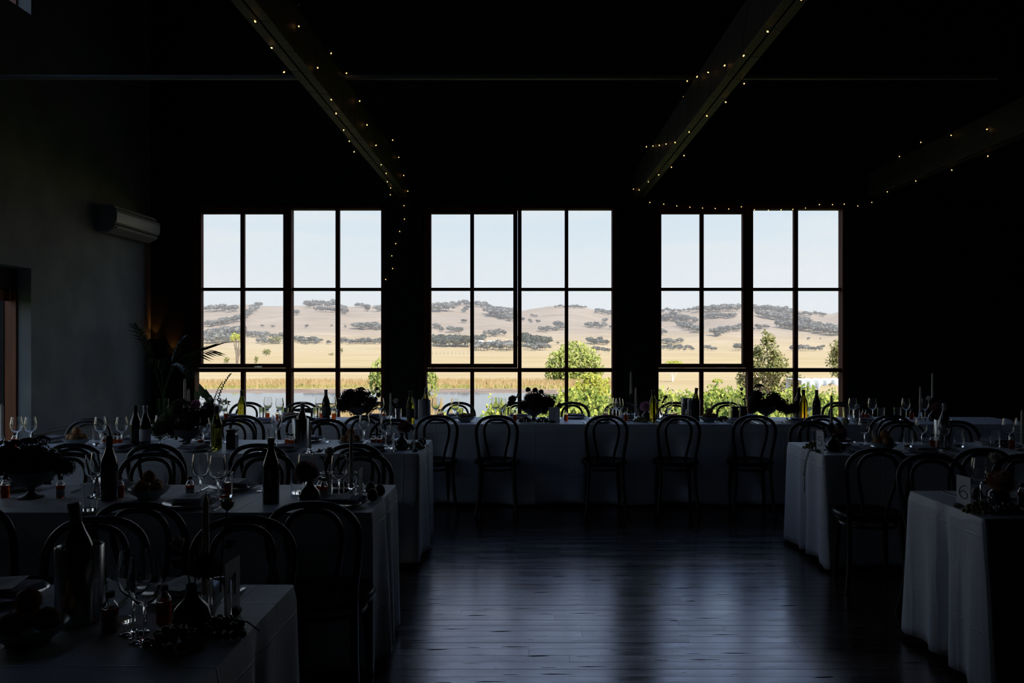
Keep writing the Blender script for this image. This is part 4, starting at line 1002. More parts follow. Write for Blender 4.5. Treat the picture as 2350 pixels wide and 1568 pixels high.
# taper candles in holders: table, px, tip y in the photo, holder kind, candle length (cm), holder height (cm)
for tb, px, Y, hk, ch, hh, d in [('H', 896, 8.05, 'glass', 22, 5, 'ivory taper candle in a glass holder before the pier'), ('H', 1448, 8.0, 'iron', 22, 26, 'tall ivory taper candle on a slim black candlestick'), ('H', 1459, 8.1, 'glass', 25, 7, 'ivory taper candle in a low glass holder'),
                              ('H', 2112, 8.1, 'glass', 25, 8, 'ivory taper candle beyond the third window, shorter of two'), ('H', 2140, 8.2, 'iron', 25, 21, 'ivory taper candle on a black candlestick, taller of two'),
                              ('L1', 4, 5.9, 'glass', 25, 7, 'thick ivory taper candle in a ridged glass holder'), ('L1', 424, 6.25, 'iron', 22, 26, 'ivory taper candle on a black candlestick behind the hydrangeas'), ('L1', 433, 6.2, 'iron', 22, 19, 'lower ivory taper candle above the maroon blooms'),
                              ('L1', 711, 5.75, 'glass', 18, 3, 'short ivory taper candle beside the steel cooler'), ('L2', 806, 3.95, 'glass', 26, 5, 'ivory taper candle rising behind the tumbler'), ('L3', 472, 2.25, 'glass', 27, 6, 'white taper candle beside the pale rose'),
                              ('R1', 1908, 5.9, 'iron', 20, 18, 'ivory taper candle on a black candlestick behind the cream rose'), ('R1', 2346, 5.75, 'glass', 24, 5, 'ivory taper candle at the far part of the table')]:
    X, yy = settle(tb, px, Y, .036)
    h = make('holder', (X, yy, ZTOP + .0005), 0, (hk, hh)); ITEMS.append((h, ('clear glass' if hk == 'glass' else 'slim black iron') + ' candle holder', ('holder', hk), tb, px, 'candle holder'))
    c = make('candle', (X, yy, ZTOP + .0005 + hh / 100 - .0018), 0, ch); ITEMS.append((c, d, ('candle', d), tb, px, 'candle'))
for tb, px, Y in (('L1', 533, 5.85), ('H', 1686, 7.98), ('H', 1701, 7.95)):
    put('jar', tb, px, Y, 'square black enamel jar with flared lip', 'jar', .042)
# bowls of fruit and bread
for tb, px, Y, fr, n, nmf in (('H', 1068, 7.98, 'bun', 3, 'bread roll'), ('H', 1627, 7.95, 'bun', 4, 'bread roll'), ('H', 672, 8.1, 'bun', 3, 'bread roll'), ('L1', 805, 6.08, 'peach', 4, 'peach'), ('L1', 176, 6.05, 'peach', 5, 'peach'),
                              ('L2', 342, 3.98, 'peach', 5, 'peach'), ('L3', 65, 2.2, 'peach', 4, 'peach'), ('R1', 2030, 5.9, 'peach', 4, 'peach')):
    o, X, yy = put('bowl', tb, px, Y, 'green-grey stoneware bowl holding ' + ('bread rolls' if fr == 'bun' else 'peaches'), 'bowl', .1, 0)
    rr_ = .040 if fr == 'bun' else .034
    for i in range(n):
        if i == n - 1 and n > 3: p = (X, yy, ZTOP + .0137 + .060)
        else: a = 2 * pi * i / (n - (1 if n > 3 else 0)) + px; p = (X + .0455 * cos(a), yy + .0455 * sin(a), ZTOP + .0137 + .012)
        f = make('fruit', p, R.uniform(0, 6), fr)
        wh = {('L1', 805): 'bowl beside the aisle', ('L1', 176): 'bowl near the door'}.get((tb, px), 'stoneware bowl')
        top = i == n - 1 and n > 3
        ITEMS.append((f, ('ripe peach' if fr == 'peach' else 'brown bread roll') + (' heaped on top' if top else ' lying') + ' in the ' + wh, ('f', fr, px, top), tb, CX + p[0] * F / p[1], 'fruit' if fr == 'peach' else 'bread'))
for tb, px, Y in (('L1', 965, 5.95), ('L1', 978, 5.8), ('L2', 850, 4.1), ('L2', 872, 3.98), ('L2', 855, 3.9), ('R2', 2242, 3.95)):
    f, X, yy = put('fruit', tb, px, Y, 'dark purple fig lying on the cloth', 'fruit', .03, 'fig')
for tb, px, Y, v, d in (('H', 1471, 7.84, 'g', 'green grape bunch by the pink dahlia'), ('H', 1205, 7.85, 'd', 'black grape bunch at the foot of the bowl'), ('H', 1245, 7.82, 'd', 'black grape bunch beside card 1'), ('R1', 1868, 5.66, 'g', 'green grape bunch at the cloth edge'),
                     ('R1', 1925, 5.62, 'd', 'dark grape bunch below the black vase'), ('R2', 2250, 3.62, 'g', 'green grape bunch beside card 6'), ('R2', 2315, 3.6, 'd', 'dark grape bunch under the peach dahlia'), ('L3', 405, 2.05, 'g', 'green grape bunch below the black vase'), ('L3', 510, 2.0, 'd', 'dark grape bunch near the cloth corner'), ('L1', 968, 5.72, 'g', 'green grape bunch near the cloth corner'), ('H', 1665, 7.85, 'g', 'green grape sprig beside a bread bowl')):
    put('grapes', tb, px, Y, d, 'grapes', .055, v)

# table number cards, each held by a river stone
STR = {'1': [[(0, .9), (0, .12)]], '6': [[(.13, .93), (.0, .86), (-.12, .70), (-.17, .45), (-.16, .25), (-.08, .08), (.03, .03), (.14, .10), (.18, .26), (.15, .42), (.04, .52), (-.08, .47), (-.16, .33)]],
       '5': [[(.16, .92), (-.12, .92), (-.15, .55), (.0, .60), (.13, .52), (.17, .34), (.12, .14), (0, .05), (-.15, .10)]], '4': [[(.08, .05), (.08, .93), (-.18, .32), (.2, .32)]], '3': [[(-.14, .86), (0, .93), (.14, .82), (.12, .62), (-.02, .54), (.14, .44), (.17, .24), (.06, .06), (-.14, .10)]],
       '2': [[(-.15, .75), (-.08, .90), (.05, .93), (.15, .80), (.12, .6), (-.15, .06), (.17, .06)]]}
for tb, px, Y, dig, rz, lab in (('H', 1272, 7.80, '1', 0, 'white table card printed with a large one'), ('R2', 2211, 3.62, '6', -1.5, 'white table card printed with a large six'), ('R1', 1882, 5.62, '5', -1.46, 'white table card half hidden by a tumbler at the cloth end'),
                                ('L3', 534, 2.15, '4', 1.53, 'white table card seen almost edge-on beside the rose'), ('L1', 950, 5.72, '2', 1.56, 'white table card edge-on beside the dusky red dahlia'), ('L2', 828, 3.95, '3', 1.6, 'white table card edge-on behind the tumbler')):
    X, yy = settle(tb, px, Y, .03)
    r = empty('table_card', (X, yy, ZTOP + .0005), rz); tag(r, lab, 'card', 'table number cards')
    M().bbox(-.053, .053, 0, .0022, 0, .147, .0005).obj('card', cardm, r, smooth=False)
    nm = M()
    for st in STR[dig]:
        # smooth the stroke
        P = [Vector((a * .17, -.0012, .045 + b * .068)) for a, b in st]
        if len(P) > 5:
            Q = []
            for i in range(len(P) - 1):
                p0, p1, p2, p3 = P[max(i - 1, 0)], P[i], P[i + 1], P[min(i + 2, len(P) - 1)]
                for k in range(4):
                    t = k / 4; Q.append(.5 * ((2 * p1) + (p2 - p0) * t + (2 * p0 - 5 * p1 + 4 * p2 - p3) * t * t + (3 * p1 - p0 - 3 * p2 + p3) * t ** 3))
            P = Q + [P[-1]]
        nm.tube(P, .0018, 5, flat=1)
    nm.obj('numeral', ink, r)
    M().ball((-.018, -.016, .0115), .026, 12, 8, (1.1, .55, .45)).obj('stone', stonem, r, label='dark river stone at the foot of the card')

# black ribbon trailing over the end of the R1 cloth
x0, x1, y0, y1 = TB['R1'][:4]
rb = M(); yy = 5.75
rb.tube([(x0 + .16, yy + .02, ZTOP + .004), (x0 + .03, yy + .01, ZTOP + .004), (x0 - .010, yy, ZTOP - .004), (x0 - .030, yy, .69), (x0 - .042, yy + .004, .58), (x0 - .050, yy - .01, .47)], .0045, 6, flat=.5)
rb.tube([(x0 + .12, yy + .05, ZTOP + .004), (x0 + .02, yy + .028, ZTOP + .004), (x0 - .010, yy + .02, ZTOP - .004), (x0 - .030, yy + .022, .69), (x0 - .042, yy + .026, .58)], .004, 6, flat=.5)
o = rb.obj('ribbon', ribbonm); o['kind'] = 'thing'; tag(o, 'thin black ribbon trailing from the grapes over the cloth end', 'ribbon')

# ---- labels that single each thing out
from collections import defaultdict
grp = defaultdict(list)
def zone(tb, px):
    if tb != 'H': return 'on the ' + TB[tb][5]
    return 'before the first window' if px < 905 else 'before the middle window' if px < 1450 else 'before the third window' if px < 1945 else 'beyond the third window'
for it in ITEMS: grp[(it[2], it[3], zone(it[3], it[4]))].append(it)
for (k, tb, zn), L in grp.items():
    rev = tb in ('L1', 'L2', 'L3')
    L.sort(key=lambda t: -t[4] if rev else t[4])
    ref = 'door side' if tb == 'H' else 'aisle end'
    for i, (o, d, kk, tb_, px, cat) in enumerate(L):
        lab = f'{d} {zn}' if len(L) == 1 else f'{d}, {ORD[min(i,39)]} from {ref} {zn}'
        w = lab.split()
        if len(w) > 16: lab = ' '.join(lab.replace(' the ', ' ').split()[:16])
        lab = lab.replace('rear table opposite the door', 'rear table opposite the door')
        tag(o, lab, cat, {'glass': 'wine glasses', 'tumbler': 'tumblers', 'small': 'cordial bottles', 'bottle': 'wine bottles', 'plate': 'dinner plates', 'napkin': 'napkins', 'fork': 'forks', 'knife': 'knives', 'menu': 'menu cards',
                          'cooler': 'wine coolers', 'candle': 'taper candles', 'holder': 'candle holders', 'f': 'fruit and bread', 'bowl': 'stoneware bowls', 'grapes': 'grape bunches', 'fruit': 'figs', 'jar': 'black jars'}.get(k[0], k[0]) + (' ' + zn))

# ------------------------------------------------------------------ outdoors
GZ = -3.0
CREST = [(-600, 700), (300, 706), (466, 704), (520, 701), (560, 699), (620, 703), (672, 702), (740, 700), (800, 705), (850, 703), (900, 699), (950, 694), (1000, 695), (1040, 694), (1078, 698), (1120, 704), (1150, 709), (1197, 714), (1230, 709), (1260, 705), (1300, 704),
         (1340, 707), (1370, 714), (1404, 722), (1450, 720), (1516, 715), (1560, 714), (1605, 710), (1640, 704), (1700, 701), (1760, 703), (1800, 708), (1840, 713), (1880, 719), (1905, 721), (1935, 714), (2000, 708), (2400, 700), (3000, 705)]
def crest(p):
    if p <= CREST[0][0]: return CREST[0][1]
    for (a, b), (c, d) in zip(CREST, CREST[1:]):
        if p <= c: u = (p - a) / (c - a); u = u * u * (3 - 2 * u); return b + (d - b) * u
    return CREST[-1][1]
def hgt(X, Y):
    if Y < 470: return GZ
    p = X / Y * F + CX; zc = H + (790 - crest(p)) / F * 1100
    t = min(max((Y - 500) / 600, 0), 1); s = t * t * (3 - 2 * t) * .55 + t * .45
    z = GZ + (zc - GZ) * s
    b = noise.noise(Vector((X / 130, Y / 150, 3))) * 9 + noise.noise(Vector((X / 45, Y / 60, 7))) * 3
    z += b * 4 * t * (1 - t)
    if Y > 1100: z -= (Y - 1100) * .08
    return z
m = M(); NX, YS = 240, [12, 20, 30, 40, 55, 75, 100, 140, 200, 280, 360, 430, 470] + [500 + i * 12 for i in range(52)] + [1160, 1250, 1400]
for Y in YS:
    for i in range(NX + 1):
        p = -500 + 3400 * i / NX; X = (p - CX) / F * Y; m.v.append((X, Y, hgt(X, Y)))
for j in range(len(YS) - 1):
    for i in range(NX): a = j * (NX + 1) + i; m.f.append((a, a + 1, a + NX + 2, a + NX + 1))
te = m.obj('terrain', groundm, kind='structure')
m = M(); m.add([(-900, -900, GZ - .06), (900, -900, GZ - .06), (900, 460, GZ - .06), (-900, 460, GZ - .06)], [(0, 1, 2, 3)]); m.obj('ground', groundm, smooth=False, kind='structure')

def blobpoly(pts, z, name, mt, **kw):
    m = M(); c = (sum(p[0] for p in pts) / len(pts), sum(p[1] for p in pts) / len(pts)); m.add([(c[0], c[1], z)] + [(a, b, z) for a, b in pts], [(0, i + 1, (i + 1) % len(pts) + 1) for i in range(len(pts))]); return m.obj(name, mt, smooth=False, **kw)
pond = []
far = [(-56, 66), (-45, 71), (-35, 74), (-25, 75.5), (-15, 75), (-6, 76), (0, 75.5), (4, 73), (6, 66), (3, 58), (-1, 53), (-2.5, 47), (-4, 44)]
near = [(-5.5, 50), (-6.2, 58), (-9, 62), (-11, 55), (-12, 45), (-14, 38), (-20, 30), (-30, 26), (-45, 32), (-56, 45)]
pond = far + near
mud = [(x * 1.02, y + (7.5 if i < 9 else 1.5 if i < len(far) else -1.0)) for i, (x, y) in enumerate(pond)]
blobpoly([(x + (.8 if x > -8 else 0), y) for x, y in mud], GZ + .02, 'shore', mudm, kind='structure')
blobpoly(pond, GZ + .05, 'water', watern, kind='structure')

def foliage(m, c, rad, n, ls, rnd, droop=0, sh=.55):
    for i in range(n):
        d = Vector((rnd.gauss(0, 1), rnd.gauss(0, 1), rnd.gauss(0, 1))).normalized(); k = rnd.uniform(sh, 1.03)
        p = Vector((c[0] + d.x * rad[0] * k, c[1] + d.y * rad[1] * k, c[2] + d.z * rad[2] * k))
        a = Vector((rnd.gauss(0, 1), rnd.gauss(0, 1), rnd.gauss(0, 1) - droop * 1.5)).normalized(); b = a.orthogonal().normalized(); l = ls * rnd.uniform(.6, 1.2)
        m.quad(p, a * l * (1 + droop * .8) * .5, b * l * .38)
def reeds(pts, n, h, name, mt, label, spread=1.5, seed=1):
    rr = random.Random(seed); m = M()
    for i in range(n):
        u = rr.uniform(0, len(pts) - 1.001); k = int(u); a, b = Vector(pts[k]), Vector(pts[k + 1]); p = a.lerp(b, u - k)
        x = p.x + rr.gauss(0, spread * .6); y = p.y + rr.gauss(0, spread); hh = h * rr.uniform(.4, 1.15); w = rr.uniform(.05, .12)
        m.add([(x - w, y, GZ), (x + w, y, GZ), (x + rr.gauss(0, .15), y + .05, GZ + hh)], [(0, 1, 2)])
    o = m.obj(name, mt, smooth=False, kind='stuff'); tag(o, label, 'grass'); return o
reeds([(-60, 84), (-30, 90), (-10, 90), (5, 88), (9.3, 86)], 12000, .75, 'dry_grass', reedm, 'tawny dry grass fringing the far bank of the pond', 2.0, 2)
reeds([(-60, 79), (-38, 84), (-20, 85), (-6, 85), (8.5, 83)], 2500, .40, 'bank_grass', reedg, 'greenish grass strip along the far pond edge', .5, 3)
reeds([(-8.2, 59), (-7.6, 52), (-8.5, 45), (-7.5, 40), (-6.0, 38)], 9000, .9, 'reed_grass', reedm, 'tall dry grass on the near spit of the pond', 1.4, 4)
# vineyard rows below the windows
rr = random.Random(11); m = M()
rows = [((-3.4, 26.5), (16, 27.5), .85), ((-5, 31), (20, 32), .95), ((-1.5, 36), (24, 37), 1.0), ((2.5, 41), (26, 42), .95)]
for (xa, ya), (xb, yb), hs in rows:
    n = 12000
    for i in range(n):
        u = rr.random(); x = xa + (xb - xa) * u + rr.gauss(0, .08); y = ya + (yb - ya) * u + rr.gauss(0, .28)
        top = GZ + 2.05 * hs + .22 * sin(x * 1.7 + ya) + .16 * sin(x * 4.1) + (0 if x > 1.5 else -.55 * min(1, (1.5 - x) / 4))
        z = GZ + .3 + (top - GZ - .3) * rr.random() ** .6 + (rr.random() ** 6) * .45
        a = Vector((rr.gauss(0, 1), rr.gauss(0, 1), rr.gauss(0, 1))).normalized(); b = a.orthogonal(); l = rr.uniform(.035, .07)
        m.quad((x, y, z), a * l, b * l)
    for k in range(int((xb - xa) / .8)):     # canes and leafy shoots standing up
        x = xa + k * .8 + rr.uniform(-.2, .2); y = ya + rr.uniform(-.2, .2); tp = GZ + 2.35 * hs + rr.uniform(-.2, .3) + (0 if x > 1.5 else -.5)
        for q in range(10): z = tp - q * .06; m.quad((x + rr.gauss(0, .06), y, z), Vector((rr.uniform(-1, 1), .3, .6)).normalized() * .06, Vector((.5, .2, -.6)).normalized() * .05)
v = m.obj('vineyard_foliage', vinem, smooth=False, kind='stuff'); tag(v, 'bright green vineyard rows growing just outside the windows', 'vines')
m = M()  # dark filler blobs added behind the vine leaves so nothing shows through
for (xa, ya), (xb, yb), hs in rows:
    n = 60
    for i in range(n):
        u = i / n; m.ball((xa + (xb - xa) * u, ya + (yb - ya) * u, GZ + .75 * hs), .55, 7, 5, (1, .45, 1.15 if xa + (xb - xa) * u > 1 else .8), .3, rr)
v = m.obj('vine_filler', olivem, smooth=True, kind='stuff'); tag(v, 'added dark filler blobs inside the vineyard rows, closing the see-through gaps', 'vines')

def tree(name, label, base, blobs, mt, ls, dens, cat='tree', droop=0, trunk=.12, seed=1, sh=.55, tm=bark):
    """base point; blobs (dx, dy, z, rx, rz)"""
    rr = random.Random(seed); r = empty(name, base); tag(r, label, cat)
    m = M()
    for dx, dy, z, rx, rz in blobs:
        n = int(5 * dens * (rx * rx + rx * rz) / (ls * ls)); foliage(m, (dx, dy, z), (rx, rx * .8, rz), n, ls, rr, droop, sh)
    m.obj('foliage', mt, r, smooth=False)
    t = M()
    for i, (dx, dy, z, rx, rz) in enumerate(blobs):
        t.tube([(0, 0, 0), (dx * .25 + .1 * sin(i), dy * .3, z * .4), (dx * .7, dy * .7, z * .8), (dx, dy, z + rz * .4)], [trunk, trunk * .8, trunk * .5, trunk * .2], 6)
    t.obj('trunk', tm, r); return r
def ray(px, py):
    D = 430.0
    while D < 1099:
        X = (px - CX) / F * D; z = H - (py - CY) / F * D
        if z <= hgt(X, D): return X, D, hgt(X, D)
        D += 4
    D = 1098.0; X = (px - CX) / F * D; return X, D, hgt(X, D)
def gp_(px, py): D = (H - GZ) * F / (py - CY); return Vector(((px - CX) / F * D, D, GZ))
def tr_px(name, label, px, py, blobs, mt, ls_px, dens, **kw):
    b = gp_(px, py) if py > 806 else Vector(ray(px, py)); s = F / b.y
    return tree(name, label, b, [((bx - px) / s, kw.get('dep', 0) * ((i % 3) - 1), (py - by) / s, rx / s, rz / s) for i, (bx, by, rx, rz) in enumerate(blobs)], mt, ls_px / s, dens, **{k: v for k, v in kw.items() if k != 'dep'})
tr_px('willow_tree', 'rounded light green willow beyond the middle window', 1315, 884, [(1290, 838, 38, 38), (1320, 820, 42, 38), (1345, 838, 38, 42), (1270, 860, 22, 24), (1305, 865, 36, 20), (1372, 855, 16, 26)], willowm, 5, .85, droop=.8, dep=.8, seed=2)
tr_px('shrub', 'yellow-green bushy shrub standing before the willow', 1355, 945, [(1355, 890, 38, 32), (1340, 915, 38, 28), (1378, 915, 30, 34), (1352, 870, 18, 18), (1392, 880, 8, 16)], yellowm, 6, .9, cat='shrub', droop=.5, dep=.6, seed=3)
tr_px('eucalyptus_tree', 'tall olive green eucalyptus beyond the third window', 1768, 910, [(1752, 785, 15, 28), (1772, 780, 9, 18), (1745, 812, 24, 24), (1770, 815, 20, 24), (1735, 840, 26, 26), (1790, 832, 24, 24), (1765, 850, 38, 22), (1806, 850, 14, 18), (1730, 880, 34, 26), (1815, 880, 30, 28), (1775, 885, 26, 20), (1705, 870, 12, 24)], olivem, 5, 1.2, droop=.3, dep=.7, seed=4, sh=.15)
tr_px('eucalyptus_tree', 'grey-green eucalyptus cut off by the third window frame', 1925, 872, [(1922, 800, 24, 25), (1914, 826, 20, 24), (1940, 815, 28, 36), (1912, 850, 14, 18), (1938, 855, 22, 18)], olivem, 4.5, 1.2, dep=.5, seed=5, sh=.2)
tr_px('willow_tree', 'pale weeping willow beside the pond, behind the pier', 925, 930, [(925, 850, 70, 42), (865, 880, 22, 36), (985, 890, 20, 44), (925, 890, 60, 36)], willowm, 4.5, .55, droop=1.3, dep=.5, seed=6)
tr_px('sapling', 'slender pale-trunked sapling on the dry field', 1543, 877, [(1546, 833, 20, 5), (1560, 842, 12, 4), (1530, 840, 9, 4)], yellowm, 3.6, .7, trunk=.07, seed=7, tm=roofm)
tr_px('shrub', 'small round yellow bush on the dry field', 1647, 884, [(1647, 873, 12, 5), (1640, 875, 6, 4)], yellowm, 3, 1.0, cat='shrub', trunk=.04, seed=8)
tr_px('eucalyptus_tree', 'flat-topped eucalyptus with a bare pale trunk beyond the first window', 544, 836, [(541, 771, 13, 6), (550, 776, 11, 7), (535, 779, 8, 4), (556, 790, 6, 10)], yellowm, 3, .8, trunk=.25, seed=9)
for px, py, rx, rz, lab in [(519, 834, 8, 8, 'small dark bush low in the first window'), (588, 834, 6, 9, 'slim small bush on the dry field'), (611, 817, 11, 9, 'thin grey bush on the dry field'), (504, 818, 6, 5, 'tiny grey bush on the dry field'),
                            (760, 816, 5, 3, 'low dark green shrub on the dry plain'), (783, 812, 5, 8, 'bare grey bush beside the window bar'), (632, 790, 14, 10, 'round dark tree at the edge of the plain'), (692, 890, 7, 5, 'tawny bush on the pond bank')]:
    tr_px('bush', lab, px, py, [(px, py - rz, rx, rz), (px + rx * .4, py - rz * 1.2, rx * .6, rz * .7)], olivem if 'tawny' not in lab else reedg, 2.4, .8, cat='bush', trunk=.05, seed=int(px), sh=.2)

# far trees scattered over the hills and along their foot
BELT = [(470, 716, 545, 717, 9, 15, 0), (557, 738, 597, 702, 11, 14, 0), (475, 753, 552, 738, 18, 15, 0), (468, 778, 560, 768, 22, 20, 0), (470, 788, 555, 786, 14, 20, 0), (565, 772, 658, 780, 18, 13, 0), (590, 790, 655, 790, 8, 12, 0), (702, 754, 704, 754, 1, 8, 0), (678, 724, 684, 722, 2, 14, 0),
        (700, 706, 775, 705, 14, 15, 0), (720, 714, 772, 716, 8, 12, 0), (780, 712, 792, 722, 6, 14, 0), (815, 706, 846, 707, 6, 11, 0), (840, 716, 846, 714, 2, 14, 0), (866, 716, 876, 714, 4, 15, 0), (812, 755, 877, 756, 14, 15, 0), (674, 786, 736, 788, 14, 13, 0), (782, 789, 877, 789, 22, 12, 0), (690, 792, 730, 791, 7, 7, 0),
        (600, 751, 604, 751, 1, 6, 0), (624, 752, 628, 752, 2, 5, 0), (760, 750, 762, 750, 1, 6, 0), (792, 754, 794, 754, 1, 7, 0), (752, 791, 754, 791, 1, 9, 0),
        (990, 718, 1030, 714, 9, 18, 0), (1034, 704, 1080, 702, 8, 12, 0), (1062, 718, 1074, 712, 3, 12, 0), (1092, 704, 1130, 710, 9, 12, 0), (1120, 722, 1178, 738, 20, 20, 0), (1135, 715, 1178, 722, 8, 14, 0), (995, 752, 1016, 760, 6, 10, 0), (1030, 762, 1054, 764, 7, 15, 0), (1063, 742, 1065, 742, 1, 9, 0),
        (992, 794, 1080, 797, 20, 24, 1), (1085, 784, 1112, 784, 6, 14, 1), (1120, 772, 1158, 770, 7, 14, 0), (1088, 803, 1120, 806, 7, 20, 0), (1126, 803, 1178, 804, 10, 22, 0), (1197, 794, 1250, 800, 13, 26, 1), (1210, 804, 1252, 806, 8, 16, 0), (1198, 738, 1236, 744, 4, 10, 0), (1215, 727, 1236, 729, 4, 6, 0),
        (1234, 762, 1294, 759, 10, 11, 0), (1278, 754, 1286, 753, 2, 15, 0), (1272, 706, 1296, 706, 4, 6, 0), (1305, 706, 1345, 708, 8, 8, 0), (1366, 718, 1404, 724, 9, 11, 0), (1345, 753, 1388, 753, 9, 12, 0), (1384, 742, 1390, 742, 1, 11, 0), (1352, 790, 1396, 794, 10, 14, 1), (1362, 808, 1400, 810, 5, 13, 0), (1279, 791, 1281, 791, 1, 8, 0), (1398, 756, 1404, 756, 1, 10, 0),
        (1517, 717, 1590, 716, 10, 9, 0), (1518, 736, 1575, 738, 12, 13, 0), (1555, 750, 1608, 764, 20, 15, 0), (1540, 728, 1600, 745, 12, 12, 0), (1515, 765, 1520, 772, 3, 14, 0), (1520, 787, 1562, 791, 9, 11, 0), (1518, 802, 1592, 804, 16, 10, 0), (1600, 718, 1700, 712, 24, 14, 0), (1610, 732, 1692, 730, 16, 12, 0),
        (1640, 772, 1655, 770, 4, 16, 0), (1645, 765, 1702, 758, 14, 13, 0), (1615, 804, 1640, 804, 5, 10, 0), (1688, 805, 1700, 804, 3, 16, 0), (1725, 714, 1822, 722, 24, 15, 0), (1740, 728, 1855, 746, 30, 17, 0), (1822, 724, 1895, 727, 12, 9, 0), (1790, 752, 1930, 772, 36, 19, 0), (1860, 752, 1930, 758, 12, 12, 0),
        (1728, 758, 1762, 756, 6, 10, 0), (1850, 806, 1890, 803, 8, 9, 0), (1815, 806, 1850, 804, 9, 13, 0), (1854, 782, 1856, 782, 1, 6, 0), (1882, 780, 1884, 780, 1, 6, 0), (1875, 742, 1885, 742, 3, 5, 0)]
def far_tree(v, mt):
    rr = random.Random(v * 7 + 1); m = M(); n = 4 + v % 3
    for i in range(n):
        a = rr.uniform(0, 6.28); q = rr.uniform(0, .36) if i else 0; rd = rr.uniform(.2, .34)
        c = (q * cos(a) * 1.3, q * sin(a), rr.uniform(.5, .74)); m.ball(c, rd * .8, 7, 5, (1.25, 1.1, .85), .5, rr)
        foliage(m, c, (rd * 1.35, rd * 1.2, rd * 1.0), 60, .11, rr, 0, .7)
    m.tube([(0, 0, -.05), (.02, 0, .5)], [.035, .02], 5)
    return m.mesh('far_tree', mt, False)
FT = {0: [far_tree(v, farleaf) for v in range(5)], 1: [far_tree(v + 5, farleafd) for v in range(4)]}
spots = []; rr = random.Random(21)
for x0_, y0_, x1_, y1_, n, h, dk in BELT:
    for i in range(n):
        u = (i + rr.uniform(.1, .9)) / n; px = x0_ + (x1_ - x0_) * u; py = y0_ + (y1_ - y0_) * u + (rr.uniform(-2.5, 2.5) if n > 2 else 0)
        py = max(py, crest(px) + 1.5)
        X, D, Z = ray(px, py); s = F / D; spots.append((h * rr.uniform(.75, 1.2), X, D, Z, s, dk, px))
spots.sort(key=lambda t: -t[0])
join = M(); TZ = {}
for i, (h, X, D, Z, s, dk, px) in enumerate(spots):
    hm = h / s; me = rr.choice(FT[dk]); wf = rr.uniform(.95, 1.35)
    if i < 290:
        o = link('hill_tree', me, loc=(X, D, Z), rot=(0, 0, rr.uniform(0, 6)))
        o.scale = (hm * wf, hm * wf, hm)
        wi = 0 if px < 930 else 1 if px < 1450 else 2; w_ = wins[wi]; py_ = CY - (Z - H) * s
        pc = 0 if px < w_['lm'][0] + 4 else 1 if px < w_['m0'] + 6 else 2 if px < w_['rm'][0] + 4 else 3
        ht = 'ridge' if py_ < crest(px) + 14 else 'hillside' if py_ < 772 else 'hill foot'
        TZ.setdefault((wi, pc, ht, dk), []).append((px, o))
    else:
        mx_ = Matrix.Translation((X, D, Z)) @ Matrix.Rotation(rr.uniform(0, 6), 4, 'Z') @ Matrix.Diagonal((hm * wf, hm * wf, hm, 1))
        join.add([mx_ @ v.co for v in me.vertices], [tuple(p.vertices) for p in me.polygons])
for (wi, pc, ht, dk), L in TZ.items():
    L.sort(key=lambda t: t[0])
    for i, (px, o) in enumerate(L):
        tag(o, f"distant {'dark evergreen' if dk else 'gum tree'} on the {ht}, {ORD[min(i, 39)]} across {ORD[pc]} pane column of {('first', 'middle', 'third')[wi]} window", 'tree', f"distant trees on the {ht}, {('first', 'middle', 'third')[wi]} window")
if join.v: tag(join.obj('distant_woods', farleaf, smooth=False, kind='stuff'), 'smaller gum trees dotted over the dry hills far away', 'woods')

# far white sheds, fence posts and grazing sheep-sized dots on the plain
for px, py, w, h, lab in ((1098, 789, 22, 8, 'long white shed among the far trees, with pale roof'), (1127, 789, 18, 7, 'second small white shed among the far trees')):
    X, D, Z = ray(px, 793); s = F / D; hh = H - (py - h - CY) / s - Z
    r = empty('shed', (X, D, Z)); tag(r, lab, 'shed', 'white sheds'); W_ = w / s / 2
    M().box(-W_, W_, 0, 6, -.3, hh * .6).obj('wall', sheetm, r, smooth=False)
    g = M(); g.add([(-W_ - .3, -.4, hh * .58), (W_ + .3, -.4, hh * .58), (W_ + .3, 3, hh), (-W_ - .3, 3, hh), (-W_ - .3, 6.4, hh * .58), (W_ + .3, 6.4, hh * .58)], [(0, 1, 2, 3), (3, 2, 5, 4), (0, 3, 4), (1, 5, 2)]); g.obj('roof', roofm, r, smooth=False)
rr = random.Random(5)
pm = M().box(-.06, .06, -.06, .06, -.1, 1.5).mesh('fence_post', bark, False)
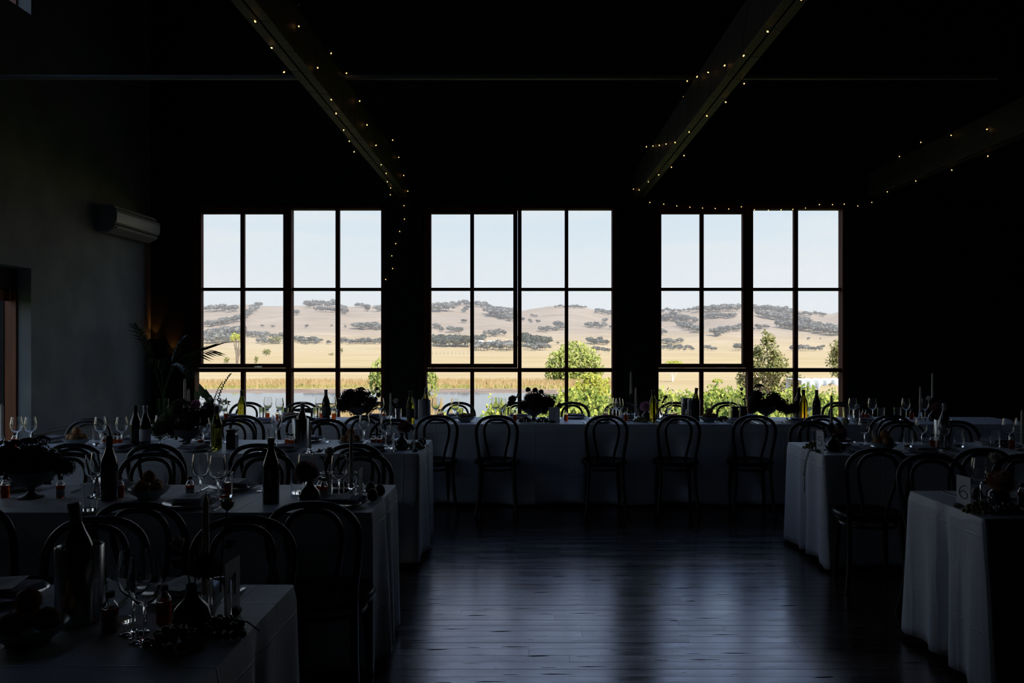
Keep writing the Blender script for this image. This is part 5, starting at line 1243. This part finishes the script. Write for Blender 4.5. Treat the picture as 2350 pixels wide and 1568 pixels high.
for k in range(11):
    px = 992 + k * 9; D = 335 + k * 1.5; o = link('fence_post', pm, loc=((px - CX) / F * D, D, GZ)); tag(o, f'thin grey fence post, {ORD[k]} from the door side, on the far dry plain', 'fence post', 'far fence posts')

# white draped canopy among the vines
c0 = gp_(1838, 940); D = 46.0; s = F / D
xa, xb = (1838 - CX) / s, (1985 - CX) / s; zt_ = H - (873 - CY) / s
r = empty('fabric_canopy', ((xa + xb) / 2, D, GZ)); tag(r, 'white draped fabric canopy with scalloped edge among the vines', 'canopy')
hw = (xb - xa) / 2; zt_ -= GZ; m = M(); n = 60
for j, y in enumerate((0, 2.6)):
    base = len(m.v)
    for i in range(n + 1):
        x = -hw + 2 * hw * i / n; u = (i / n * 2.2) % 1; edge = min(i / n, 1 - i / n)
        drop = .16 + .34 * sin(pi * u) ** 1.2 * (.7 + .3 * sin(i * .9)) + (.6 * max(0, 1 - edge / .10))
        for k in range(5): t = k / 4; m.v.append((x, y - .08 * t * sin(i * .8) + .05 * sin(i * 1.7 + t * 3) * t, zt_ - drop * t + (.02 * sin(i * .7))))
    for i in range(n):
        for k in range(4): a = base + i * 5 + k; m.f.append((a, a + 5, a + 6, a + 1))
B = (n + 1) * 5
for i in range(n): m.f.append((i * 5, B + i * 5, B + (i + 1) * 5, (i + 1) * 5))
m.obj('fabric', sheetm, r)
for sx in (-1, 1):
    for y in (0, 2.6): M().tube([(sx * (hw - .05), y, 0), (sx * (hw - .05), y, zt_)], .04, 8).obj('pole', roofm, r)

# summer haze lying over the plain and the hills
hm = bpy.data.materials.new('haze'); hm.use_nodes = True; t = hm.node_tree; t.nodes.clear()
vs = N(t, 'ShaderNodeVolumeScatter'); vs.inputs['Color'].default_value = (.96, .97, 1, 1); vs.inputs['Density'].default_value = .00035; vs.inputs['Anisotropy'].default_value = .2
ou = N(t, 'ShaderNodeOutputMaterial'); t.links.new(vs.outputs[0], ou.inputs['Volume'])
hz = M().box(-900, 1400, 140, 1500, GZ - 2, 110).obj('haze', hm, smooth=False, kind='stuff'); tag(hz, 'pale summer haze over the far plain and hills', 'haze')
